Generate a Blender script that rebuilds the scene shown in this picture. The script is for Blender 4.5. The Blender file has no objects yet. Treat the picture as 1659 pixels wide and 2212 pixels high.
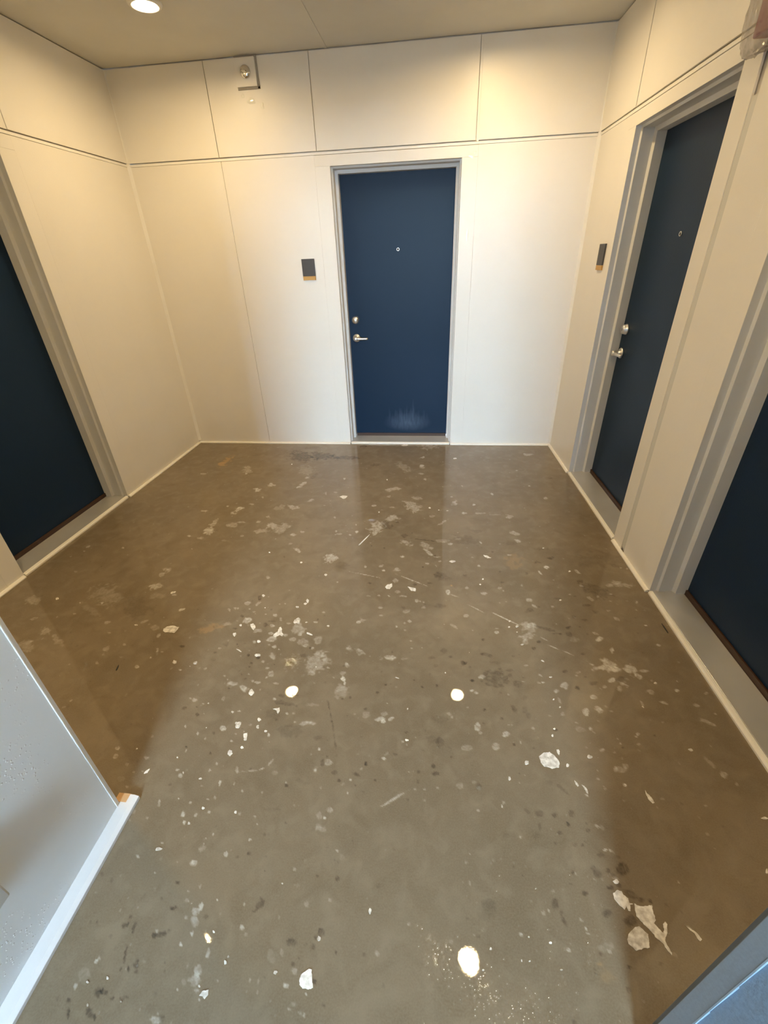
import bpy, bmesh, math, random
import numpy as np
from mathutils import Matrix, Vector

C = bpy.context.scene.collection
SC = bpy.context.scene
PI = math.pi

# ------------------------------------------------------------------ camera
cam_d = bpy.data.cameras.new('camera')
cam = bpy.data.objects.new('camera', cam_d)
C.objects.link(cam)
SC.camera = cam
cam_d.sensor_fit = 'HORIZONTAL'
cam_d.sensor_width = 36.0
cam_d.lens = 944.59 / 1659 * 36.0
cam_d.clip_start = 0.02
YAW, PITCH, ROLL = 0.12868, 0.52658, -0.04023
cam.matrix_world = (Matrix.Translation((0.3591, -3.9814, 1.5657)) @ Matrix.Rotation(YAW, 4, 'Z')
                    @ Matrix.Rotation(PI / 2 - PITCH, 4, 'X') @ Matrix.Rotation(ROLL, 4, 'Z'))

# ------------------------------------------------------------------ world: overcast daylight
wd = bpy.data.worlds.new('overcast_sky')
SC.world = wd
wd.use_nodes = True
bg = wd.node_tree.nodes['Background']
bg.inputs['Color'].default_value = (0.60, 0.82, 1.02, 1)
bg.inputs['Strength'].default_value = 60.0

# portal in the open mouth of the passage: gives no light of its own, only guides sky sampling
pd = bpy.data.lights.new('sky_portal', 'AREA')
pd.shape = 'RECTANGLE'; pd.size = 1.5; pd.size_y = 2.75
pd.cycles.is_portal = True
po = bpy.data.objects.new('sky_portal', pd); C.objects.link(po)
po.matrix_world = Matrix.Translation((0.10, -7.02, 1.385)) @ Matrix.Rotation(PI / 2, 4, 'X') @ Matrix.Rotation(PI, 4, 'X')

# ------------------------------------------------------------------ colour management
SC.view_settings.view_transform = 'Standard'
SC.view_settings.look = 'None'
SC.view_settings.gamma = 1
SC.view_settings.use_curve_mapping = False
SC.view_settings.exposure = 0.0
SC.cycles.max_bounces = 10
SC.cycles.diffuse_bounces = 6
SC.cycles.caustics_reflective = False
SC.cycles.caustics_refractive = False

LAMP_COL = (1.0, 0.72, 0.36)
LAMP_STR = 420.0

# ------------------------------------------------------------------ sizes (metres)
CEIL = 2.776
XL, AL = -2.0183, 0.0107
XR, AR = 1.4246, -0.0333
TRIM_Z = 2.249        # top of the horizontal channel between lower and upper panels
HEAD = 2.159          # top of the door openings in the walls
DEPTH = 0.16          # how far the door leaves sit behind the wall face
CORR_L, CORR_LY = -0.660, -3.322   # passage: left wall face and its corner
CORR_R, CORR_RY = 0.862, -3.672    # passage: blue wall face and its corner
END_Y = -7.0         # unseen passage roof edge, set to shape daylight; beyond it the added alley


def frame(ox, oy, ux, uy):
    """Wall frame: a runs along the wall, d points into the room, z up."""
    l = math.hypot(ux, uy)
    ux /= l; uy /= l
    return (Vector((ox, oy, 0)), Vector((ux, uy, 0)))


def mat_of(fr, nsign):
    o, u = fr
    n = Vector((-u.y, u.x, 0)) * nsign
    return Matrix(((u.x, n.x, 0, o.x), (u.y, n.y, 0, o.y), (0, 0, 1, 0), (0, 0, 0, 1)))


M_BACK = mat_of(frame(0, 0, 1, 0), -1)                 # a = x, d = -y
M_RIGHT = mat_of(frame(XR, 0, -AR, -1), -1)            # a = distance from the back corner
M_LEFT = mat_of(frame(XL, 0, -AL, -1), 1)
M_CL = mat_of(frame(CORR_L, CORR_LY, 0, -1), 1)        # passage left wall, a runs toward outside, d = +x
M_CR = mat_of(frame(CORR_R, CORR_RY, 0, -1), -1)       # passage right wall, d = -x


# ------------------------------------------------------------------ mesh helpers
class MB:
    def __init__(self):
        self.v = []; self.f = []; self.sm = []

    def box(self, x0, x1, y0, y1, z0, z1):
        b = len(self.v)
        self.v += [(x0, y0, z0), (x1, y0, z0), (x1, y1, z0), (x0, y1, z0), (x0, y0, z1), (x1, y0, z1), (x1, y1, z1), (x0, y1, z1)]
        for q in ((0, 3, 2, 1), (4, 5, 6, 7), (0, 1, 5, 4), (1, 2, 6, 5), (2, 3, 7, 6), (3, 0, 4, 7)):
            self.f.append([b + i for i in q]); self.sm.append(False)
        return self

    def prism(self, prof, axis, t0, t1):
        """profile (list of 2d points) extruded along axis 0 (a), 1 (d) or 2 (z)."""
        b = len(self.v); n = len(prof)
        for t in (t0, t1):
            for (p, q) in prof:
                self.v.append({0: (t, p, q), 1: (p, t, q), 2: (p, q, t)}[axis])
        for i in range(n):
            j = (i + 1) % n
            self.f.append([b + i, b + j, b + n + j, b + n + i]); self.sm.append(False)
        self.f.append([b + i for i in range(n)]); self.sm.append(False)
        self.f.append([b + n + i for i in reversed(range(n))]); self.sm.append(False)
        return self

    def lathe(self, prof, cx, cz, d0=0.0, n=28, axis=1, cap=True):
        """profile [(radius, offset)] turned about the d axis (axis 1) or z axis (axis 2)."""
        b = len(self.v); m = len(prof)
        for (r, h) in prof:
            for k in range(n):
                a = 2 * PI * k / n
                if axis == 1:
                    self.v.append((cx + r * math.cos(a), d0 + h, cz + r * math.sin(a)))
                else:
                    self.v.append((cx + r * math.cos(a), cz + r * math.sin(a), d0 + h))
        for i in range(m - 1):
            for k in range(n):
                k2 = (k + 1) % n
                self.f.append([b + i * n + k, b + i * n + k2, b + (i + 1) * n + k2, b + (i + 1) * n + k]); self.sm.append(True)
        if cap:
            self.f.append([b + k for k in reversed(range(n))]); self.sm.append(False)
            self.f.append([b + (m - 1) * n + k for k in range(n)]); self.sm.append(False)
        return self

    def build(self, name, mat, parent=None, M=None, bevel=0.0, label=None):
        me = bpy.data.meshes.new(name)
        me.from_pydata(self.v, [], self.f)
        me.polygons.foreach_set('use_smooth', self.sm)
        bm = bmesh.new(); bm.from_mesh(me)
        bmesh.ops.recalc_face_normals(bm, faces=bm.faces)
        if bevel > 0:
            es = [e for e in bm.edges if len(e.link_faces) == 2 and e.calc_face_angle(0) > 0.7]
            bmesh.ops.bevel(bm, geom=es, offset=bevel, segments=2, profile=0.5, affect='EDGES', clamp_overlap=True)
        bm.to_mesh(me); bm.free()
        me.materials.append(mat)
        o = bpy.data.objects.new(name, me)
        C.objects.link(o)
        if M is not None: o.matrix_world = M
        if parent is not None:
            o.parent = parent
        if label: o['label'] = label
        return o


def empty(name, M, loc=(0, 0, 0)):
    o = bpy.data.objects.new(name, None)
    o.empty_display_size = 0.1
    C.objects.link(o)
    o.matrix_world = M @ Matrix.Translation(loc)
    return o


def tag(o, label=None, cat=None, group=None, kind=None):
    if label: o['label'] = label
    if cat: o['category'] = cat
    if group: o['group'] = group
    if kind: o['kind'] = kind
    return o


# ------------------------------------------------------------------ materials
def new_mat(name):
    m = bpy.data.materials.new(name)
    m.use_nodes = True
    return m, m.node_tree, m.node_tree.nodes['Principled BSDF']


def paint(name, col, rough=0.4, mottle=0.03, bump=0.02, scale=120, metallic=0.0, spec=0.5, coat=0.0):
    m, nt, b = new_mat(name)
    tc = nt.nodes.new('ShaderNodeTexCoord')
    n1 = nt.nodes.new('ShaderNodeTexNoise'); n1.inputs['Scale'].default_value = 3.5; n1.inputs['Detail'].default_value = 5
    nt.links.new(tc.outputs['Object'], n1.inputs['Vector'])
    mr = nt.nodes.new('ShaderNodeMapRange')
    mr.inputs['From Min'].default_value = 0.3; mr.inputs['From Max'].default_value = 0.7
    mr.inputs['To Min'].default_value = 1 - mottle; mr.inputs['To Max'].default_value = 1 + mottle
    nt.links.new(n1.outputs['Fac'], mr.inputs['Value'])
    mx = nt.nodes.new('ShaderNodeVectorMath'); mx.operation = 'SCALE'
    mx.inputs[0].default_value = col
    nt.links.new(mr.outputs['Result'], mx.inputs['Scale'])
    nt.links.new(mx.outputs['Vector'], b.inputs['Base Color'])
    n2 = nt.nodes.new('ShaderNodeTexNoise'); n2.inputs['Scale'].default_value = scale; n2.inputs['Detail'].default_value = 3
    nt.links.new(tc.outputs['Object'], n2.inputs['Vector'])
    bp = nt.nodes.new('ShaderNodeBump'); bp.inputs['Strength'].default_value = bump; bp.inputs['Distance'].default_value = 0.01
    nt.links.new(n2.outputs['Fac'], bp.inputs['Height'])
    nt.links.new(bp.outputs['Normal'], b.inputs['Normal'])
    b.inputs['Roughness'].default_value = rough
    b.inputs['Metallic'].default_value = metallic
    b.inputs['Specular IOR Level'].default_value = spec
    b.inputs['Coat Weight'].default_value = coat
    return m


WALL = paint('wall_paint', (0.83, 0.81, 0.77), rough=0.38, mottle=0.012, bump=0.05)
CORE = paint('wall_core', (0.70, 0.67, 0.62), rough=0.7)
CEILM = paint('ceiling_paint', (0.62, 0.60, 0.54), rough=0.6)
TRIMW = paint('white_trim', (0.86, 0.85, 0.82), rough=0.35)
JAMB = paint('jamb_paint', (0.70, 0.70, 0.69), rough=0.35)
BASEW = paint('baseboard_paint', (0.88, 0.86, 0.80), rough=0.4, mottle=0.06)
SILL = paint('aluminium_sill', (0.66, 0.65, 0.64), rough=0.27, metallic=0.5, mottle=0.08)
SWEEP = paint('door_sweep', (0.045, 0.018, 0.008), rough=0.5)
STEEL = paint('brushed_steel', (0.90, 0.90, 0.90), rough=0.36, metallic=1.0, bump=0.0)
CHROME = paint('chrome', (0.8, 0.79, 0.77), rough=0.06, metallic=1.0, bump=0.0)
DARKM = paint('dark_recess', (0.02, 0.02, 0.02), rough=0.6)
PLAQUE = paint('plaque_grey', (0.052, 0.048, 0.045), rough=0.5, scale=400, bump=0.1)
GOLD = paint('plaque_gold', (0.52, 0.30, 0.08), rough=0.45)
BLUEP = paint('blue_paint', (0.20, 0.29, 0.40), rough=0.5, mottle=0.06, bump=0.15, scale=90)
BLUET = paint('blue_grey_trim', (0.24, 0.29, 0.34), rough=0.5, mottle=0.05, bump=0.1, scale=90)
BLUED = paint('dark_blue_grey_trim', (0.13, 0.15, 0.165), rough=0.55)  # darker blue-grey for the edge of the corner board
WOOD = paint('raw_wood', (0.62, 0.38, 0.18), rough=0.7, mottle=0.15)
PLASTW = paint('grey_plastic', (0.55, 0.55, 0.52), rough=0.4)
REDP = paint('red_plastic', (0.26, 0.006, 0.012), rough=0.35)
CONC = paint('outside_concrete', (0.34, 0.34, 0.33), rough=0.8)


def door_paint():
    m, nt, b = new_mat('navy_door_paint')
    tc = nt.nodes.new('ShaderNodeTexCoord')
    # scuffed patch near the foot of the leaf, only on leaves that carry the attribute 'scuff'
    at = nt.nodes.new('ShaderNodeAttribute'); at.attribute_name = 'scuff'
    n1 = nt.nodes.new('ShaderNodeTexNoise'); n1.inputs['Scale'].default_value = 60; n1.inputs['Detail'].default_value = 6
    mp = nt.nodes.new('ShaderNodeMapping'); mp.inputs['Scale'].default_value = (1, 1, 0.25)
    nt.links.new(tc.outputs['Object'], mp.inputs['Vector']); nt.links.new(mp.outputs['Vector'], n1.inputs['Vector'])
    mul = nt.nodes.new('ShaderNodeMath'); mul.operation = 'MULTIPLY'
    mr = nt.nodes.new('ShaderNodeMapRange'); mr.inputs['From Min'].default_value = 0.25; mr.inputs['From Max'].default_value = 0.75
    mr.inputs['To Min'].default_value = 0.5; mr.inputs['To Max'].default_value = 1.3
    nt.links.new(n1.outputs['Fac'], mr.inputs['Value'])
    nt.links.new(mr.outputs['Result'], mul.inputs[0]); nt.links.new(at.outputs['Fac'], mul.inputs[1])
    mx = nt.nodes.new('ShaderNodeMix'); mx.data_type = 'RGBA'
    mx.inputs[6].default_value = (0.0105, 0.0260, 0.0560, 1); mx.inputs[7].default_value = (0.12, 0.17, 0.25, 1)
    nt.links.new(mul.outputs[0], mx.inputs[0])
    nt.links.new(mx.outputs[2], b.inputs['Base Color'])
    b.inputs['Roughness'].default_value = 0.38
    b.inputs['Specular IOR Level'].default_value = 0.12
    n2 = nt.nodes.new('ShaderNodeTexNoise'); n2.inputs['Scale'].default_value = 150
    nt.links.new(tc.outputs['Object'], n2.inputs['Vector'])
    bp = nt.nodes.new('ShaderNodeBump'); bp.inputs['Strength'].default_value = 0.05; bp.inputs['Distance'].default_value = 0.01
    nt.links.new(n2.outputs['Fac'], bp.inputs['Height']); nt.links.new(bp.outputs['Normal'], b.inputs['Normal'])
    return m


DOORP = door_paint()


def beaded_wall():
    """passage wall panel: same paint with dried roller beads standing out of it"""
    m = paint('beaded_wall_paint', (0.80, 0.84, 0.86), rough=0.35)
    nt = m.node_tree; b = nt.nodes['Principled BSDF']
    tc = nt.nodes.new('ShaderNodeTexCoord')
    vo = nt.nodes.new('ShaderNodeTexVoronoi'); vo.inputs['Scale'].default_value = 95
    nt.links.new(tc.outputs['Object'], vo.inputs['Vector'])
    mr = nt.nodes.new('ShaderNodeMapRange'); mr.inputs['From Min'].default_value = 0.0; mr.inputs['From Max'].default_value = 0.28
    mr.inputs['To Min'].default_value = 1; mr.inputs['To Max'].default_value = 0
    nt.links.new(vo.outputs['Distance'], mr.inputs['Value'])
    nz = nt.nodes.new('ShaderNodeTexNoise'); nz.inputs['Scale'].default_value = 5; nz.inputs['Detail'].default_value = 3
    nt.links.new(tc.outputs['Object'], nz.inputs['Vector'])
    m2 = nt.nodes.new('ShaderNodeMapRange'); m2.inputs['From Min'].default_value = 0.5; m2.inputs['From Max'].default_value = 0.68
    nt.links.new(nz.outputs['Fac'], m2.inputs['Value'])
    mu = nt.nodes.new('ShaderNodeMath'); mu.operation = 'MULTIPLY'
    nt.links.new(mr.outputs['Result'], mu.inputs[0]); nt.links.new(m2.outputs['Result'], mu.inputs[1])
    bp = nt.nodes.new('ShaderNodeBump'); bp.inputs['Strength'].default_value = 0.5; bp.inputs['Distance'].default_value = 0.004
    nt.links.new(mu.outputs[0], bp.inputs['Height']); nt.links.new(bp.outputs['Normal'], b.inputs['Normal'])
    return m


BEADW = beaded_wall()
TRIMP = paint('passage_trim_paint', (0.74, 0.75, 0.76), rough=0.4, mottle=0.05)
GROOVE = paint('groove_paint', (0.66, 0.66, 0.63), rough=0.5)
ALLEY = paint('alley_block_paint', (0.16, 0.17, 0.18), rough=0.8)  # for the unseen outside walls added to shape the daylight
EDGE_GREY = paint('dark_edge_grey', (0.34, 0.31, 0.27), rough=0.6)


def emit(name, col, st):
    m = bpy.data.materials.new(name); m.use_nodes = True
    nt = m.node_tree; nt.nodes.clear()
    e = nt.nodes.new('ShaderNodeEmission'); o = nt.nodes.new('ShaderNodeOutputMaterial')
    e.inputs['Color'].default_value = (*col, 1); e.inputs['Strength'].default_value = st
    nt.links.new(e.outputs[0], o.inputs[0])
    return m


LENS = emit('lamp_lens', LAMP_COL, LAMP_STR)


def glassy(name, rough, col=(1, 1, 1), ior=1.33):
    m, nt, b = new_mat(name)
    b.inputs['Base Color'].default_value = (*col, 1)
    b.inputs['Transmission Weight'].default_value = 1.0
    b.inputs['Roughness'].default_value = rough
    b.inputs['IOR'].default_value = ior
    return m


def water_mat():
    m = bpy.data.materials.new('clear_water'); m.use_nodes = True
    nt = m.node_tree; nt.nodes.clear()
    g_ = nt.nodes.new('ShaderNodeBsdfGlossy'); g_.inputs['Roughness'].default_value = 0.03
    t_ = nt.nodes.new('ShaderNodeBsdfTransparent'); g_.inputs['Color'].default_value = (1, 1, 1, 1)
    x_ = nt.nodes.new('ShaderNodeMixShader'); o_ = nt.nodes.new('ShaderNodeOutputMaterial')
    x_.inputs[0].default_value = 0.06; nt.links.new(t_.outputs[0], x_.inputs[1]); nt.links.new(g_.outputs[0], x_.inputs[2])
    nt.links.new(x_.outputs[0], o_.inputs[0])
    return m


WATER = water_mat()


def film():
    m, nt, b = new_mat('clear_plastic_film')
    b.inputs['Base Color'].default_value = (0.36, 0.32, 0.31, 1)
    b.inputs['Roughness'].default_value = 0.12
    b.inputs['Specular IOR Level'].default_value = 0.9
    b.inputs['Alpha'].default_value = 0.42
    return m


FILM = film()


def chip_mat():
    m, nt, b = new_mat('dried_paint_and_glint')
    at = nt.nodes.new('ShaderNodeAttribute'); at.attribute_name = 'tone'
    tc = nt.nodes.new('ShaderNodeTexCoord')
    nz = nt.nodes.new('ShaderNodeTexNoise'); nz.inputs['Scale'].default_value = 75; nz.inputs['Detail'].default_value = 5
    nt.links.new(tc.outputs['Object'], nz.inputs['Vector'])
    mx = nt.nodes.new('ShaderNodeMix'); mx.data_type = 'RGBA'
    mx.inputs[6].default_value = (0.38, 0.33, 0.26, 1); mx.inputs[7].default_value = (0.86, 0.83, 0.76, 1)
    ad = nt.nodes.new('ShaderNodeMath'); ad.operation = 'ADD'
    s2 = nt.nodes.new('ShaderNodeMapRange'); s2.inputs['From Min'].default_value = 0.35; s2.inputs['From Max'].default_value = 0.65
    s2.inputs['To Min'].default_value = -0.38; s2.inputs['To Max'].default_value = 0.35
    nt.links.new(nz.outputs['Fac'], s2.inputs['Value'])
    nt.links.new(at.outputs['Fac'], ad.inputs[0]); nt.links.new(s2.outputs['Result'], ad.inputs[1])
    ad.use_clamp = True
    nt.links.new(ad.outputs[0], mx.inputs[0])
    nt.links.new(mx.outputs[2], b.inputs['Base Color'])
    b.inputs['Roughness'].default_value = 0.35
    return m


CHIP = chip_mat()


def floor_mat():
    m, nt, b = new_mat('wet_sealed_concrete')
    N = nt.nodes.new; L = nt.links.new
    tc = N('ShaderNodeTexCoord')

    def noise(sc, det, dist=0.0, rough=0.55):
        n = N('ShaderNodeTexNoise'); n.inputs['Scale'].default_value = sc; n.inputs['Detail'].default_value = det
        n.inputs['Distortion'].default_value = dist; n.inputs['Roughness'].default_value = rough
        L(tc.outputs['Object'], n.inputs['Vector']); return n

    def rng(src, a, b_, c, d):
        r = N('ShaderNodeMapRange'); r.inputs['From Min'].default_value = a; r.inputs['From Max'].default_value = b_
        r.inputs['To Min'].default_value = c; r.inputs['To Max'].default_value = d
        L(src, r.inputs['Value']); return r.outputs['Result']

    def mix(fac, a, b_, mode='MIX'):
        x = N('ShaderNodeMix'); x.data_type = 'RGBA'; x.blend_type = mode
        if isinstance(fac, float): x.inputs[0].default_value = fac
        else: L(fac, x.inputs[0])
        for i, s in ((6, a), (7, b_)):
            if isinstance(s, tuple): x.inputs[i].default_value = (*s, 1)
            else: L(s, x.inputs[i])
        return x.outputs[2]

    base = mix(rng(noise(1.3, 4).outputs['Fac'], 0.35, 0.65, 0, 1), FLOOR_A, FLOOR_B)
    base = mix(rng(noise(5.0, 6, 0.6).outputs['Fac'], 0.42, 0.75, 0, 0.55), base, FLOOR_C)
    base = mix(rng(noise(14.0, 6, 0.4).outputs['Fac'], 0.48, 0.75, 0, 0.6), base, FLOOR_D)
    base = mix(rng(noise(9.0, 5, 0.8).outputs['Fac'], 0.52, 0.72, 0, 0.55), base, FLOOR_C)
    base = mix(rng(noise(240.0, 3).outputs['Fac'], 0.3, 0.7, 0, 0.45), base, FLOOR_D)
    at = N('ShaderNodeAttribute'); at.attribute_name = 'marks'
    sp = N('ShaderNodeSeparateColor'); L(at.outputs['Color'], sp.inputs[0])
    base = mix(sp.outputs['Blue'], base, (0.36, 0.235, 0.115))
    fine = rng(noise(45.0, 6, 0.5, 0.7).outputs['Fac'], 0.35, 0.65, 0.35, 1.35)
    mu = N('ShaderNodeMath'); mu.operation = 'MULTIPLY'; mu.use_clamp = True
    L(sp.outputs['Red'], mu.inputs[0]); L(fine, mu.inputs[1])
    base = mix(mu.outputs[0], base, (0.66, 0.62, 0.54))
    dk = N('ShaderNodeMath'); dk.operation = 'MULTIPLY'; dk.use_clamp = True
    L(sp.outputs['Green'], dk.inputs[0]); L(fine, dk.inputs[1])
    base = mix(dk.outputs[0], base, (0.035, 0.032, 0.026))
    L(base, b.inputs['Base Color'])
    L(rng(noise(2.2, 5).outputs['Fac'], 0.35, 0.65, 0.002, 0.012), b.inputs['Roughness'])
    b.inputs['IOR'].default_value = 1.42
    bp = N('ShaderNodeBump'); bp.inputs['Strength'].default_value = 0.10; bp.inputs['Distance'].default_value = 0.004
    L(noise(6.0, 2).outputs['Fac'], bp.inputs['Height'])
    bp2 = N('ShaderNodeBump'); bp2.inputs['Strength'].default_value = 0.012; bp2.inputs['Distance'].default_value = 0.001
    L(noise(300.0, 2).outputs['Fac'], bp2.inputs['Height']); L(bp.outputs['Normal'], bp2.inputs['Normal'])
    L(bp2.outputs['Normal'], b.inputs['Normal'])
    return m


FLOOR_A = (0.224, 0.175, 0.115)
FLOOR_B = (0.175, 0.137, 0.088)
FLOOR_C = (0.150, 0.115, 0.070)
FLOOR_D = (0.265, 0.214, 0.148)
FLOORM = floor_mat()

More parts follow.
